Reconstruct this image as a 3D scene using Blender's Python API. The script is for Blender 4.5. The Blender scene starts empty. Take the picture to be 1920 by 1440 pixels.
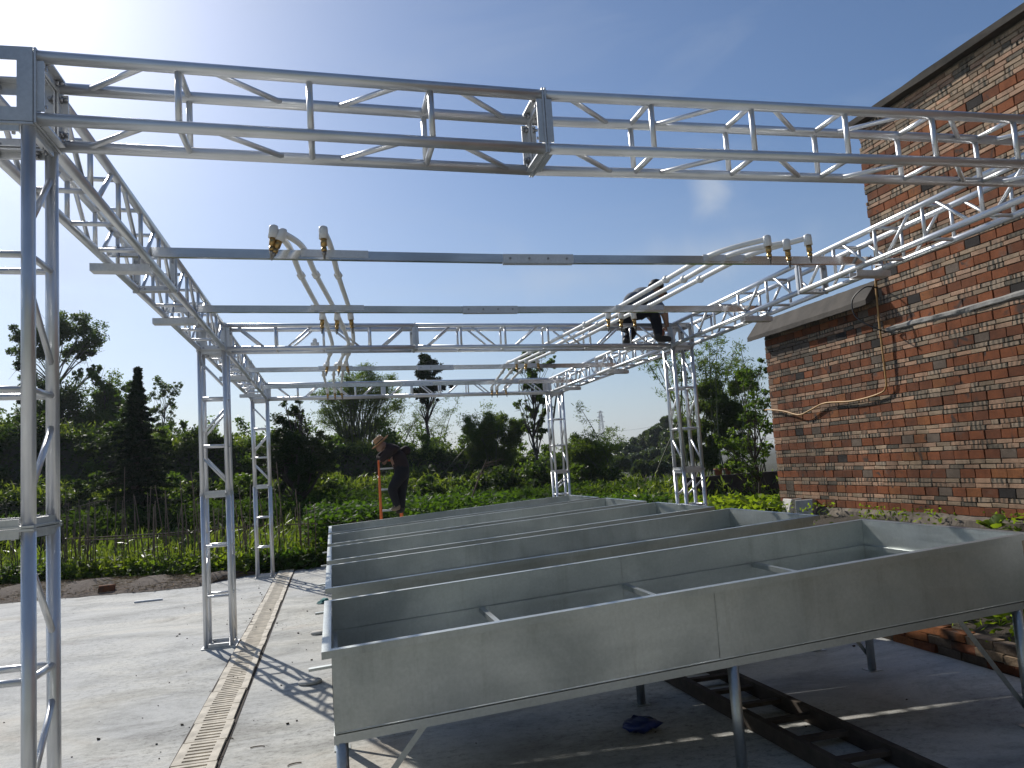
import bpy, bmesh, math, random
import numpy as np
from mathutils import Vector, Matrix
R = math.radians
random.seed(7); rng = np.random.default_rng(7)
scene = bpy.context.scene
col = scene.collection

# ------------------------------------------------------------------ camera
YAW, PITCH, ROLL, FPX, CAMH = .2372, .103, -.0663, 1433.95, 1.6819
cyw, syw, cp, sp = math.cos(YAW), math.sin(YAW), math.cos(PITCH), math.sin(PITCH)
FW = Vector((syw*cp, cyw*cp, sp)); RT0 = Vector((cyw, -syw, 0)); UP0 = RT0.cross(FW)
RT = math.cos(ROLL)*RT0 + math.sin(ROLL)*UP0
UP = -math.sin(ROLL)*RT0 + math.cos(ROLL)*UP0
CAM = Vector((0, 0, CAMH))
cd = bpy.data.cameras.new('camera'); cam = bpy.data.objects.new('camera', cd); col.objects.link(cam)
cam.matrix_world = Matrix(((RT.x, UP.x, -FW.x, CAM.x), (RT.y, UP.y, -FW.y, CAM.y), (RT.z, UP.z, -FW.z, CAM.z), (0, 0, 0, 1)))
cd.sensor_fit = 'HORIZONTAL'; cd.sensor_width = 36; cd.lens = FPX/1920*36
cd.clip_start = .05; cd.clip_end = 6000
scene.camera = cam

# ------------------------------------------------------------------ sky, sun, exposure
SUN_AZ, SUN_EL = R(-23.5), R(34.5)          # azimuth from +Y towards +X
SUN = Vector((math.sin(SUN_AZ)*math.cos(SUN_EL), math.cos(SUN_AZ)*math.cos(SUN_EL), math.sin(SUN_EL)))
world = bpy.data.worlds.new('World'); scene.world = world; world.use_nodes = True
wn = world.node_tree.nodes; wl = world.node_tree.links
for n in list(wn): wn.remove(n)
wo = wn.new('ShaderNodeOutputWorld'); bg = wn.new('ShaderNodeBackground')
sky = wn.new('ShaderNodeTexSky'); sky.sky_type = 'NISHITA'; sky.sun_disc = False
sky.sun_elevation = SUN_EL; sky.sun_rotation = SUN_AZ
sky.air_density = 1.0; sky.dust_density = .95; sky.ozone_density = 6.0
bg.inputs['Strength'].default_value = .10
tc = wn.new('ShaderNodeTexCoord')
mp = wn.new('ShaderNodeMapping'); mp.inputs['Rotation'].default_value = (0, 0, R(20)); mp.inputs['Scale'].default_value = (1.3, 1.6, 5.5)
wl.new(tc.outputs['Generated'], mp.inputs['Vector'])
nz = wn.new('ShaderNodeTexNoise'); nz.inputs['Scale'].default_value = 2.1; nz.inputs['Detail'].default_value = 9; nz.inputs['Roughness'].default_value = .55; nz.inputs['Distortion'].default_value = .6
wl.new(mp.outputs['Vector'], nz.inputs['Vector'])
cr = wn.new('ShaderNodeValToRGB'); cr.color_ramp.elements[0].position = .54; cr.color_ramp.elements[1].position = .86
cr.color_ramp.elements[0].color = (0, 0, 0, 1); cr.color_ramp.elements[1].color = (.22, .22, .22, 1)
wl.new(nz.outputs['Fac'], cr.inputs['Fac'])
def wisp(px, py, scale, lo, hi, amt):
    d0 = ((px-960)/FPX*RT - (py-720)/FPX*UP + FW).normalized()
    m1 = wn.new('ShaderNodeVectorMath'); m1.operation = 'SUBTRACT'; wl.new(tc.outputs['Generated'], m1.inputs[0]); m1.inputs[1].default_value = d0
    m2 = wn.new('ShaderNodeVectorMath'); m2.operation = 'MULTIPLY'; wl.new(m1.outputs['Vector'], m2.inputs[0]); m2.inputs[1].default_value = scale
    n0 = wn.new('ShaderNodeTexNoise'); n0.inputs['Scale'].default_value = 11; n0.inputs['Detail'].default_value = 8; n0.inputs['Distortion'].default_value = 1.0; wl.new(tc.outputs['Generated'], n0.inputs['Vector'])
    m3 = wn.new('ShaderNodeVectorMath'); m3.operation = 'LENGTH'; wl.new(m2.outputs['Vector'], m3.inputs[0])
    m4 = wn.new('ShaderNodeMath'); m4.operation = 'MULTIPLY_ADD'; wl.new(n0.outputs['Fac'], m4.inputs[0]); m4.inputs[1].default_value = -1.9; m4.inputs[2].default_value = 1.65
    m5 = wn.new('ShaderNodeMath'); m5.operation = 'ADD'; wl.new(m3.outputs['Value'], m5.inputs[0]); wl.new(m4.outputs['Value'], m5.inputs[1])
    mr = wn.new('ShaderNodeMapRange'); mr.interpolation_type = 'SMOOTHSTEP'; wl.new(m5.outputs['Value'], mr.inputs['Value']); mr.inputs['From Min'].default_value = lo; mr.inputs['From Max'].default_value = hi; mr.inputs['To Min'].default_value = amt; mr.inputs['To Max'].default_value = 0
    return mr.outputs['Result']
wsum = cr.outputs['Color']
for a_ in ((1330, 368, (26, 26, 17), .35, 1.6, .66), (1330, 480, (5.5, 5.5, 26), .4, 1.8, .34), (1060, 520, (6, 6, 34), .4, 1.8, .26), (130, 500, (14, 14, 8), .4, 1.8, .3)):
    ad = wn.new('ShaderNodeMath'); ad.operation = 'MAXIMUM'; wl.new(wsum, ad.inputs[0]); wl.new(wisp(*a_), ad.inputs[1]); wsum = ad.outputs['Value']
mx = wn.new('ShaderNodeMix'); mx.data_type = 'RGBA'
wl.new(wsum, mx.inputs['Factor']); wl.new(sky.outputs['Color'], mx.inputs['A'])
mx.inputs['B'].default_value = (5.6, 6.2, 7.0, 1)
sep = wn.new('ShaderNodeSeparateXYZ'); wl.new(tc.outputs['Generated'], sep.inputs['Vector'])
hr = wn.new('ShaderNodeValToRGB'); he = hr.color_ramp.elements
he[0].position = 0.0; he[0].color = (.55, .55, .55, 1); he[1].position = .36; he[1].color = (0, 0, 0, 1)
e_ = he.new(.10); e_.color = (.26, .26, .26, 1)
wl.new(sep.outputs['Z'], hr.inputs['Fac'])
mh = wn.new('ShaderNodeMix'); mh.data_type = 'RGBA'; wl.new(hr.outputs['Color'], mh.inputs['Factor']); wl.new(mx.outputs['Result'], mh.inputs['A']); mh.inputs['B'].default_value = (5.3, 5.75, 6.25, 1)
wl.new(mh.outputs['Result'], bg.inputs['Color']); wl.new(bg.outputs['Background'], wo.inputs['Surface'])

sd = bpy.data.lights.new('sun', 'SUN'); sd.energy = 4.6; sd.angle = R(.53); sd.color = (1, .955, .88)
sun = bpy.data.objects.new('sun', sd); col.objects.link(sun)
sun.rotation_euler = (-SUN).to_track_quat('-Z', 'Y').to_euler(); sun.location = (0, 0, 30)

vs = scene.view_settings
vs.view_transform = 'Standard'; vs.look = 'None'; vs.gamma = 1; vs.use_curve_mapping = False
vs.exposure = 0.0
scene.cycles.max_bounces = 8; scene.cycles.transparent_max_bounces = 8

# ------------------------------------------------------------------ helpers
def at(px, py, Y):
    """world point on the vertical plane y = Y seen at a pixel of the 1920 x 1440 photograph"""
    d = (px-960)/FPX*RT - (py-720)/FPX*UP + FW
    return CAM + d*(Y/d.y)
def tag(o, label=None, cat=None, group=None, kind=None):
    if label: o['label'] = label
    if cat: o['category'] = cat
    if group: o['group'] = group
    if kind: o['kind'] = kind
    elif cat: o['kind'] = 'thing'
    return o
def link(o, parent=None):
    col.objects.link(o)
    if parent is not None: o.parent = parent
    return o
def thing(name, label, cat, loc=(0, 0, 0), group=None):
    o = bpy.data.objects.new(name, None); o.location = loc; o.empty_display_size = .1
    col.objects.link(o); return tag(o, label, cat, group)
def mesh_pd(name, v, f, mat=None, smooth=False):
    m = bpy.data.meshes.new(name); m.from_pydata([tuple(p) for p in v], [], f)
    if mat is not None:
        for x in (mat if isinstance(mat, (list, tuple)) else [mat]): m.materials.append(x)
    if smooth: m.polygons.foreach_set('use_smooth', [True]*len(m.polygons))
    m.update(); return m
def obj(name, mesh, parent=None, loc=None):
    o = bpy.data.objects.new(name, mesh); link(o, parent)
    if loc is not None: o.location = loc
    return o
def struct(o): o['kind'] = 'structure'; return o

class MB:
    """collects boxes, tubes and lathes into one mesh"""
    def __init__(s): s.v = []; s.f = []; s.sm = []; s.mi = []; s.cur = 0
    def add(s, v, f, smooth=False):
        k = len(s.v); s.v += [tuple(p) for p in v]
        for q in f: s.f.append(tuple(i+k for i in q)); s.sm.append(smooth); s.mi.append(s.cur)
    def box(s, a, b, fn=None):
        (x0, y0, z0), (x1, y1, z1) = a, b
        v = [(x0, y0, z0), (x1, y0, z0), (x1, y1, z0), (x0, y1, z0), (x0, y0, z1), (x1, y0, z1), (x1, y1, z1), (x0, y1, z1)]
        if fn: v = [fn(*p) for p in v]
        s.add(v, [(0, 3, 2, 1), (4, 5, 6, 7), (0, 1, 5, 4), (1, 2, 6, 5), (2, 3, 7, 6), (3, 0, 4, 7)])
    def bar(s, p0, p1, w, h, up=Vector((0, 0, 1))):
        p0, p1 = Vector(p0), Vector(p1); d = (p1-p0).normalized(); x = d.cross(up)
        if x.length < 1e-4: x = d.cross(Vector((1, 0, 0)))
        x.normalize(); y = x.cross(d)
        v = [p+x*a*w/2+y*b*h/2 for p in (p0, p1) for a, b in ((-1, -1), (1, -1), (1, 1), (-1, 1))]
        s.add(v, [(0, 3, 2, 1), (4, 5, 6, 7), (0, 1, 5, 4), (1, 2, 6, 5), (2, 3, 7, 6), (3, 0, 4, 7)])
    def tube(s, pts, r, n=8, cap=True):
        pts = [Vector(p) for p in pts]; rs = r if isinstance(r, (list, tuple)) else [r]*len(pts)
        k0 = []; ref = None; v = []
        for i, p in enumerate(pts):
            d = (pts[min(i+1, len(pts)-1)]-pts[max(i-1, 0)])
            d = d.normalized() if d.length > 1e-9 else Vector((0, 0, 1))
            if ref is None:
                ref = d.cross(Vector((0, 0, 1)) if abs(d.z) < .9 else Vector((1, 0, 0))).normalized()
            x = (ref - d*ref.dot(d)); x = x.normalized() if x.length > 1e-6 else d.orthogonal().normalized()
            ref = x; y = d.cross(x)
            for j in range(n):
                a = 2*math.pi*j/n; v.append(p + (x*math.cos(a)+y*math.sin(a))*rs[i])
        f = []
        for i in range(len(pts)-1):
            for j in range(n):
                f.append((i*n+j, i*n+(j+1) % n, (i+1)*n+(j+1) % n, (i+1)*n+j))
        s.add(v, f, True)
        if cap:
            k = len(s.v)-len(v)
            s.f.append(tuple(k+j for j in reversed(range(n)))); s.sm.append(False); s.mi.append(s.cur)
            s.f.append(tuple(k+(len(pts)-1)*n+j for j in range(n))); s.sm.append(False); s.mi.append(s.cur)
    def lathe(s, prof, n=16, M=None):
        v = []; f = []
        for r, z in prof:
            for j in range(n):
                a = 2*math.pi*j/n; p = Vector((r*math.cos(a), r*math.sin(a), z)); v.append(M @ p if M else p)
        for i in range(len(prof)-1):
            for j in range(n): f.append((i*n+j, i*n+(j+1) % n, (i+1)*n+(j+1) % n, (i+1)*n+j))
        s.add(v, f, True)
    def mesh(s, name, mat):
        m = bpy.data.meshes.new(name); m.from_pydata(s.v, [], s.f)
        for x in (mat if isinstance(mat, (list, tuple)) else [mat]): m.materials.append(x)
        m.polygons.foreach_set('use_smooth', s.sm)
        if any(s.mi): m.polygons.foreach_set('material_index', s.mi)
        m.update(); return m
    def obj(s, name, mat, parent=None, loc=None): return obj(name, s.mesh(name, mat), parent, loc)

# ------------------------------------------------------------------ materials
def nodes_of(name):
    m = bpy.data.materials.new(name); m.use_nodes = True
    nt = m.node_tree; b = nt.nodes['Principled BSDF']; return m, nt, b
def tex_noise(nt, scale, detail=4, rough=.55, vec='Object', stretch=None, rot=None, dist=0):
    t = nt.nodes.new('ShaderNodeTexCoord'); n = nt.nodes.new('ShaderNodeTexNoise')
    n.inputs['Scale'].default_value = scale; n.inputs['Detail'].default_value = detail; n.inputs['Roughness'].default_value = rough; n.inputs['Distortion'].default_value = dist
    if vec == 'World':
        g = nt.nodes.new('ShaderNodeNewGeometry'); src = g.outputs['Position']
    else: src = t.outputs[vec]
    if stretch or rot:
        mpn = nt.nodes.new('ShaderNodeMapping')
        if stretch: mpn.inputs['Scale'].default_value = stretch
        if rot: mpn.inputs['Rotation'].default_value = rot
        nt.links.new(src, mpn.inputs['Vector']); src = mpn.outputs['Vector']
    nt.links.new(src, n.inputs['Vector']); return n
def ramp(nt, src, stops):
    r = nt.nodes.new('ShaderNodeValToRGB'); e = r.color_ramp.elements
    while len(e) < len(stops): e.new(.5)
    for k, (p, c) in enumerate(stops):
        e[k].position = p; e[k].color = (*c, 1) if len(c) == 3 else c
    nt.links.new(src, r.inputs['Fac']); return r
def mixc(nt, fac, a, b, mode='MIX'):
    m = nt.nodes.new('ShaderNodeMix'); m.data_type = 'RGBA'; m.blend_type = mode
    for key, val in (('Factor', fac), ('A', a), ('B', b)):
        if hasattr(val, 'links') or hasattr(val, 'is_linked'): nt.links.new(val, m.inputs[key])
        elif key == 'Factor': m.inputs[key].default_value = val
        else: m.inputs[key].default_value = (*val, 1)
    return m.outputs['Result']
def bump(nt, b, src, strength, dist=.01):
    n = nt.nodes.new('ShaderNodeBump'); n.inputs['Strength'].default_value = strength; n.inputs['Distance'].default_value = dist
    nt.links.new(src, n.inputs['Height']); nt.links.new(n.outputs['Normal'], b.inputs['Normal'])
def simple(name, c, rough=.6, metal=0, var=.18, scale=8, bmp=0, vec='Object', spec=.5):
    m, nt, b = nodes_of(name); n = tex_noise(nt, scale, 5, .6, vec)
    r = ramp(nt, n.outputs['Fac'], [(.3, tuple(x*(1-var) for x in c)), (.7, tuple(min(1, x*(1+var)) for x in c))])
    nt.links.new(r.outputs['Color'], b.inputs['Base Color'])
    b.inputs['Roughness'].default_value = rough; b.inputs['Metallic'].default_value = metal
    b.inputs['Specular IOR Level'].default_value = spec
    if bmp: bump(nt, b, n.outputs['Fac'], bmp)
    return m
def metal(name, c, rough, scale=30, rvar=.12, stretch=None, metallic=1.0):
    m, nt, b = nodes_of(name); n = tex_noise(nt, scale, 5, .6, 'Object', stretch)
    n2 = tex_noise(nt, 2.3, 4, .6, 'World')
    a = ramp(nt, n.outputs['Fac'], [(.3, tuple(x*.86 for x in c)), (.7, c)])
    d = ramp(nt, n2.outputs['Fac'], [(.35, (.82, .82, .82)), (.62, (1, 1, 1))])
    nt.links.new(mixc(nt, 1.0, a.outputs['Color'], d.outputs['Color'], 'MULTIPLY'), b.inputs['Base Color'])
    rr = nt.nodes.new('ShaderNodeMapRange'); rr.inputs['To Min'].default_value = rough-rvar; rr.inputs['To Max'].default_value = rough+rvar
    nt.links.new(n2.outputs['Fac'], rr.inputs['Value']); nt.links.new(rr.outputs['Result'], b.inputs['Roughness'])
    b.inputs['Metallic'].default_value = metallic
    bump(nt, b, n.outputs['Fac'], .015, .001)
    return m
M = {}
M['alu'] = metal('truss_aluminium', (.86, .87, .88), .36, 40, .08, (1, 1, .15), .72)
M['plate'] = metal('plate_aluminium', (.74, .75, .76), .44, 60, metallic=.75)
M['bolt'] = metal('bolt_steel', (.45, .45, .46), .35)
M['steel'] = metal('rail_stainless', (.76, .77, .78), .18, 80, .05, (.05, 1, 1))
def mat_galv():
    m, nt, b = nodes_of('tank_galvanised')
    sp = tex_noise(nt, 60, 5, .65, 'Object'); cl = tex_noise(nt, 1.6, 6, .6, 'World', None, None, .5); st = tex_noise(nt, 5, 6, .7, 'World', (1.6, 1.6, .18)); sc = tex_noise(nt, 9, 8, .8, 'World', (.25, .25, 3.2), (R(3), 0, 0))
    a = ramp(nt, sp.outputs['Fac'], [(.3, (.475, .502, .492)), (.7, (.55, .578, .568))])
    c = ramp(nt, cl.outputs['Fac'], [(.33, (.76, .77, .77)), (.60, (1, 1, 1))])
    d = ramp(nt, st.outputs['Fac'], [(.30, (.80, .79, .77)), (.46, (1, 1, 1))])
    x = mixc(nt, 1, a.outputs['Color'], c.outputs['Color'], 'MULTIPLY'); x = mixc(nt, .7, x, mixc(nt, 1, x, d.outputs['Color'], 'MULTIPLY'))
    nt.links.new(x, b.inputs['Base Color']); b.inputs['Metallic'].default_value = .96
    r = ramp(nt, sc.outputs['Fac'], [(.36, (.34, .34, .34)), (.66, (.52, .52, .52))]); r2 = ramp(nt, cl.outputs['Fac'], [(.35, (.5, .5, .5)), (.62, (.36, .36, .36))])
    nt.links.new(mixc(nt, .5, r.outputs['Color'], r2.outputs['Color']), b.inputs['Roughness'])
    bump(nt, b, cl.outputs['Fac'], .10, .01)
    return m
M['galv'] = mat_galv()
M['galv2'] = metal('tank_galvanised_leg', (.54, .57, .565), .42, 50, .08)
M['pvc'] = simple('white_pvc', (.78, .77, .73), .35, var=.06, scale=5)
M['brass'] = metal('nozzle_brass', (.55, .36, .14), .35)
M['nozzle'] = metal('nozzle_tip', (.35, .33, .30), .35)
M['wood'] = simple('weathered_wood', (.055, .042, .032), .8, var=.4, scale=12, bmp=.3)
M['stake'] = simple('dry_bamboo_stake', (.125, .09, .06), .8, var=.4, scale=3)
M['orange'] = simple('orange_paint', (.75, .16, .03), .4, var=.12, scale=10)
M['step'] = simple('white_step', (.6, .6, .58), .5)
M['black_rubber'] = simple('black_rubber', (.012, .012, .012), .5)
M['ochre'] = simple('ochre_hose', (.46, .25, .07), .5, var=.15)
M['terracotta'] = simple('terracotta', (.32, .11, .06), .8)
M['white_paint'] = simple('white_paint', (.72, .74, .76), .7, var=.05)
M['stone_white'] = simple('pale_cut_block', (.52, .50, .46), .85, var=.2, scale=6, bmp=.2)
M['teal'] = simple('teal_cloth', (.02, .16, .16), .8, var=.4)
M['blue'] = simple('blue_plastic', (.012, .03, .16), .35, var=.3)
M['pylon'] = simple('pylon_steel', (.22, .22, .24), .7)

def mat_concrete():
    m, nt, b = nodes_of('concrete_pad')
    big = tex_noise(nt, .5, 6, .62, 'World', (.8, 1.3, 1), (0, 0, R(14)), 1.2)
    mid = tex_noise(nt, 1.25, 10, .74, 'World', (.75, 1.35, 1), (0, 0, R(16)), .7)
    spk = tex_noise(nt, 16, 9, .8, 'World', (1, 1.4, 1), None, .4)
    fin = tex_noise(nt, 70, 6, .75, 'World')
    c1 = ramp(nt, big.outputs['Fac'], [(.28, (.34, .345, .34)), (.44, (.49, .495, .48)), (.60, (.58, .57, .52)), (.76, (.52, .46, .385))])
    c2 = ramp(nt, mid.outputs['Fac'], [(.30, (.52, .515, .51)), (.42, (.76, .76, .75)), (.51, (.97, .97, .97)), (.70, (1.1, 1.1, 1.08))])
    c3 = ramp(nt, spk.outputs['Fac'], [(.33, (.28, .27, .26)), (.43, (.74, .74, .73)), (.52, (1, 1, 1))])
    c4 = ramp(nt, fin.outputs['Fac'], [(.3, (.82, .81, .80)), (.55, (1, 1, 1))])
    x = mixc(nt, 1, c1.outputs['Color'], c2.outputs['Color'], 'MULTIPLY')
    zone = tex_noise(nt, .7, 4, .5, 'World', None, None, .3); zr_ = ramp(nt, zone.outputs['Fac'], [(.38, (.35, .35, .35)), (.56, (1, 1, 1))])
    x = mixc(nt, zr_.outputs['Color'], x, mixc(nt, 1, x, c3.outputs['Color'], 'MULTIPLY'))
    x = mixc(nt, 1, x, c4.outputs['Color'], 'MULTIPLY')
    rust = tex_noise(nt, .8, 6, .65, 'World', (.8, 1.6, 1), (0, 0, R(12)), 1.2); rr = ramp(nt, rust.outputs['Fac'], [(.60, (0, 0, 0)), (.76, (.5, .5, .5))])
    x = mixc(nt, rr.outputs['Color'], x, (.34, .25, .19))
    nt.links.new(x, b.inputs['Base Color']); b.inputs['Roughness'].default_value = .85
    bump(nt, b, spk.outputs['Fac'], .45, .008)
    return m
M['concrete'] = mat_concrete()
def mat_soil(name, cols, scale=3, bmp=.8):
    m, nt, b = nodes_of(name); n = tex_noise(nt, scale, 9, .72, 'World'); n2 = tex_noise(nt, scale*14, 4, .7, 'World', (1, 2.5, 1))
    r = ramp(nt, n.outputs['Fac'], [(.3, cols[0]), (.5, cols[1]), (.7, cols[2])])
    r2 = ramp(nt, n2.outputs['Fac'], [(.3, (.5, .5, .5)), (.62, (1.0, 1.0, 1.0))])
    nt.links.new(mixc(nt, 1, r.outputs['Color'], r2.outputs['Color'], 'MULTIPLY'), b.inputs['Base Color'])
    b.inputs['Roughness'].default_value = .95; bump(nt, b, n2.outputs['Fac'], bmp, .03); return m
M['soil'] = mat_soil('field_soil', [(.045, .04, .025), (.07, .065, .035), (.05, .075, .025)])
M['mulch'] = mat_soil('straw_mulch', [(.10, .075, .055), (.17, .13, .10), (.24, .19, .15)], 5)
M['bed'] = mat_soil('bed_soil', [(.05, .04, .03), (.09, .07, .05), (.06, .06, .03)], 4)
M['drain'] = simple('drain_slab_concrete', (.60, .545, .45), .9, var=.32, scale=7, bmp=.25, vec='Object')
M['drain_dirt'] = simple('drain_dirt', (.045, .034, .027), .95, var=.3, scale=20)
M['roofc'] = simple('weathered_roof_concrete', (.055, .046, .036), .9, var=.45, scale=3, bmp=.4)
M['mortar'] = simple('mortar', (.21, .172, .132), .95, var=.35, scale=9, bmp=.5, vec='Object')
M['mortar_pale'] = simple('pale_mortar', (.27, .26, .235), .9, var=.25, scale=14, bmp=.6)
M['footing'] = simple('footing_rubble', (.14, .115, .09), .95, var=.45, scale=5, bmp=.9)
M['rear'] = simple('rear_light_blocker_grey', (.15, .165, .145), .95, var=.25, scale=5, bmp=.4)  # grey-green for the unseen block added behind the camera
M['darkwall'] = simple('dark_brick_wall', (.035, .028, .025), .9, var=.4, scale=6)

def brick_mat(name, c, var=.28, spots=None, mort=.0):
    m, nt, b = nodes_of(name)
    n = tex_noise(nt, 7, 6, .65, 'World'); n2 = tex_noise(nt, 60, 5, .7, 'World')
    r = ramp(nt, n.outputs['Fac'], [(.28, tuple(x*(1-var) for x in c)), (.72, tuple(min(1, x*(1+var*.8)) for x in c))])
    r2 = ramp(nt, n2.outputs['Fac'], [(.3, (.66, .64, .62)), (.6, (1, 1, 1))])
    x = mixc(nt, 1, r.outputs['Color'], r2.outputs['Color'], 'MULTIPLY')
    g = nt.nodes.new('ShaderNodeNewGeometry')
    rp = ramp(nt, g.outputs['Random Per Island'], [(0, (.66, .66, .66)), (.5, (.97, .97, .97)), (1, (1.25, 1.2, 1.15))])
    x = mixc(nt, 1, x, rp.outputs['Color'], 'MULTIPLY')
    if spots:
        w = nt.nodes.new('ShaderNodeTexWave'); w.wave_type = 'BANDS'; w.bands_direction = 'Y'
        w.inputs['Scale'].default_value = 4.3; w.inputs['Distortion'].default_value = 2.6; w.inputs['Detail'].default_value = 3; w.inputs['Detail Scale'].default_value = 2.2
        nt.links.new(g.outputs['Position'], w.inputs['Vector'])
        wr = ramp(nt, w.outputs['Fac'], [(.30, (1, 1, 1)), (.62, (0, 0, 0))])
        n3 = tex_noise(nt, 5, 3, .5, 'World'); gate = ramp(nt, n3.outputs['Fac'], [(.38, (.15, .15, .15)), (.55, (.95, .95, .95))])
        f = mixc(nt, 1, wr.outputs['Color'], gate.outputs['Color'], 'MULTIPLY')
        x = mixc(nt, f, x, spots)
    if not spots and c[0] > c[2]*4:
        nb = tex_noise(nt, 4.2, 3, .5, 'World', None, None, .8); bl = ramp(nt, nb.outputs['Fac'], [(.62, (0, 0, 0)), (.69, (.85, .85, .85))]); x = mixc(nt, bl.outputs['Color'], x, (.05, .043, .038))
    # smears of mortar
    n4 = tex_noise(nt, 3.1, 6, .65, 'World'); ms = ramp(nt, n4.outputs['Fac'], [(.60, (0, 0, 0)), (.74, (.55+mort, .55+mort, .55+mort))])
    x = mixc(nt, ms.outputs['Color'], x, (.21, .185, .155))
    n5 = tex_noise(nt, .55, 6, .62, 'World', (1, 1, .6), None, .6); n6 = tex_noise(nt, 1.6, 6, .7, 'World', (1.4, 1.4, .22))
    w5 = ramp(nt, n5.outputs['Fac'], [(.33, (.52, .50, .48)), (.60, (.95, .92, .90))]); w6 = ramp(nt, n6.outputs['Fac'], [(.30, (.66, .65, .64)), (.48, (1, 1, 1))])
    x = mixc(nt, 1, x, w5.outputs['Color'], 'MULTIPLY'); x = mixc(nt, 1, x, w6.outputs['Color'], 'MULTIPLY')
    nt.links.new(x, b.inputs['Base Color']); b.inputs['Roughness'].default_value = .9; b.inputs['Specular IOR Level'].default_value = .25
    bump(nt, b, n2.outputs['Fac'], .6, .006); return m
BM = [brick_mat('brick_red', (.30, .102, .040)), brick_mat('brick_red_brown', (.21, .077, .035)), brick_mat('brick_orange', (.34, .135, .05)),
      brick_mat('brick_burnt', (.040, .036, .034), .35), brick_mat('brick_smeared', (.20, .16, .125)),
      brick_mat('brick_pink', (.52, .345, .235)), brick_mat('brick_tan', (.47, .36, .25)),
      brick_mat('brick_spotted', (.45, .36, .265), .2, (.07, .068, .055)), brick_mat('brick_grey_green', (.22, .19, .145), .3, (.11, .10, .08)),
      brick_mat('brick_spotted_pink', (.52, .35, .24), .2, (.095, .08, .06))]

def leaf_mat(name, c, trans=.45, tcol=None, rough=.42, var=.35, spec=.5):
    m, nt, b = nodes_of(name); out = nt.nodes['Material Output']
    g = nt.nodes.new('ShaderNodeNewGeometry'); n = tex_noise(nt, .8, 4, .6, 'World')
    r = ramp(nt, g.outputs['Random Per Island'], [(0, tuple(x*(1-var) for x in c)), (.7, c), (1, (c[0]*1.9, c[1]*1.35, c[2]*1.1))])
    r2 = ramp(nt, n.outputs['Fac'], [(.32, (.65, .75, .8)), (.66, (1.15, 1.08, .9))])
    x = mixc(nt, 1, r.outputs['Color'], r2.outputs['Color'], 'MULTIPLY')
    nt.links.new(x, b.inputs['Base Color']); b.inputs['Roughness'].default_value = rough; b.inputs['Specular IOR Level'].default_value = spec
    t = nt.nodes.new('ShaderNodeBsdfTranslucent'); tcol = tcol or (c[0]*2.4, c[1]*2.0, c[2]*.6)
    nt.links.new(mixc(nt, 1, r2.outputs['Color'], tcol, 'MULTIPLY'), t.inputs['Color'])
    ms = nt.nodes.new('ShaderNodeMixShader'); ms.inputs['Fac'].default_value = trans
    nt.links.new(b.outputs['BSDF'], ms.inputs[1]); nt.links.new(t.outputs['BSDF'], ms.inputs[2]); nt.links.new(ms.outputs['Shader'], out.inputs['Surface'])
    return m
L = {'dark': leaf_mat('leaf_dark', (.03, .06, .018), .32, None, .5, .35, .2), 'mid': leaf_mat('leaf_mid', (.06, .11, .025), .48, (.16, .26, .025), .5, .35, .2), 'pale': leaf_mat('leaf_pale', (.07, .11, .04), .45, (.16, .24, .05), .5, .35, .2),
     'bright': leaf_mat('leaf_bright', (.095, .16, .02), .55, (.28, .40, .02), .55, .35, .15), 'conifer': leaf_mat('needle_dark', (.016, .034, .014), .15, None, .7, .3, .08),
     'bamboo': leaf_mat('leaf_bamboo', (.07, .12, .03), .48, (.19, .28, .03), .5, .35, .2), 'glossy': leaf_mat('leaf_glossy', (.04, .09, .02), .42, (.12, .23, .015), .55, .35, .08), 'crop': leaf_mat('leaf_crop', (.03, .062, .016), .36, (.09, .16, .013), .7, .4, .06),
     'grass': leaf_mat('leaf_grass', (.09, .14, .025), .5, (.24, .32, .025)), 'hedge': leaf_mat('leaf_hedge', (.038, .068, .018), .38, (.09, .15, .015), .6, .35, .15), 'far': leaf_mat('leaf_far', (.045, .08, .035), .3),
     'dry': leaf_mat('leaf_dry', (.13, .10, .06), .15, (.2, .14, .06), .8, .4, .05)}
M['bark'] = simple('bark', (.07, .055, .042), .9, var=.35, scale=6, bmp=.4)
M['bark_pale'] = simple('bark_pale', (.17, .15, .13), .85, var=.3, scale=4)
M['culm'] = simple('bamboo_culm', (.075, .085, .03), .6, var=.3, scale=2)
M['twig'] = simple('dry_twig', (.13, .095, .065), .85, var=.3)

# ------------------------------------------------------------------ terrain
def lerp(x, xs, ys): return float(np.interp(x, xs, ys))
def bankH(x): return lerp(x, [-60, -14, -9, -5, 1.5, 7, 10, 16, 40], [4.6, 4.1, 3.6, 3.0, 2.4, 1.7, .9, .2, 0])
def sstep(a, b, x):
    t = min(1, max(0, (x-a)/(b-a))); return t*t*(3-2*t)
def hgt(x, y):
    H = bankH(x); w = .5*math.sin(x*.7)+.3*math.sin(x*1.9+1)
    z = -.04 + H*(.42*sstep(23.6+w, 24.8+w, y) + .58*sstep(28.6+w, 30.2+w, y))
    if x > 4.7: z += .32*sstep(4.7, 8, x)*sstep(13, 15, y)*(1-sstep(20, 30, y))
    z -= 1.6*sstep(55, 140, y)
    if y > 15.5: z += .05*math.sin(x*2.1+y)*math.sin(y*1.7)
    return z
xs = sorted(set(np.round(np.concatenate([np.arange(-30, 30.1, .6), np.array([-3000, -1500, -700, -300, -150, -90, -60, -45, -37, 37, 45, 60, 90, 150, 300, 700, 1500, 3000])]), 3)))
ys = sorted(set(np.round(np.concatenate([np.arange(13.8, 46, .6), np.array([-400, -150, -60, -25, -10, 0, 6, 10, 12, 13, 50, 56, 64, 75, 90, 110, 140, 200, 350, 700, 1500, 4000])]), 3)))
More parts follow.
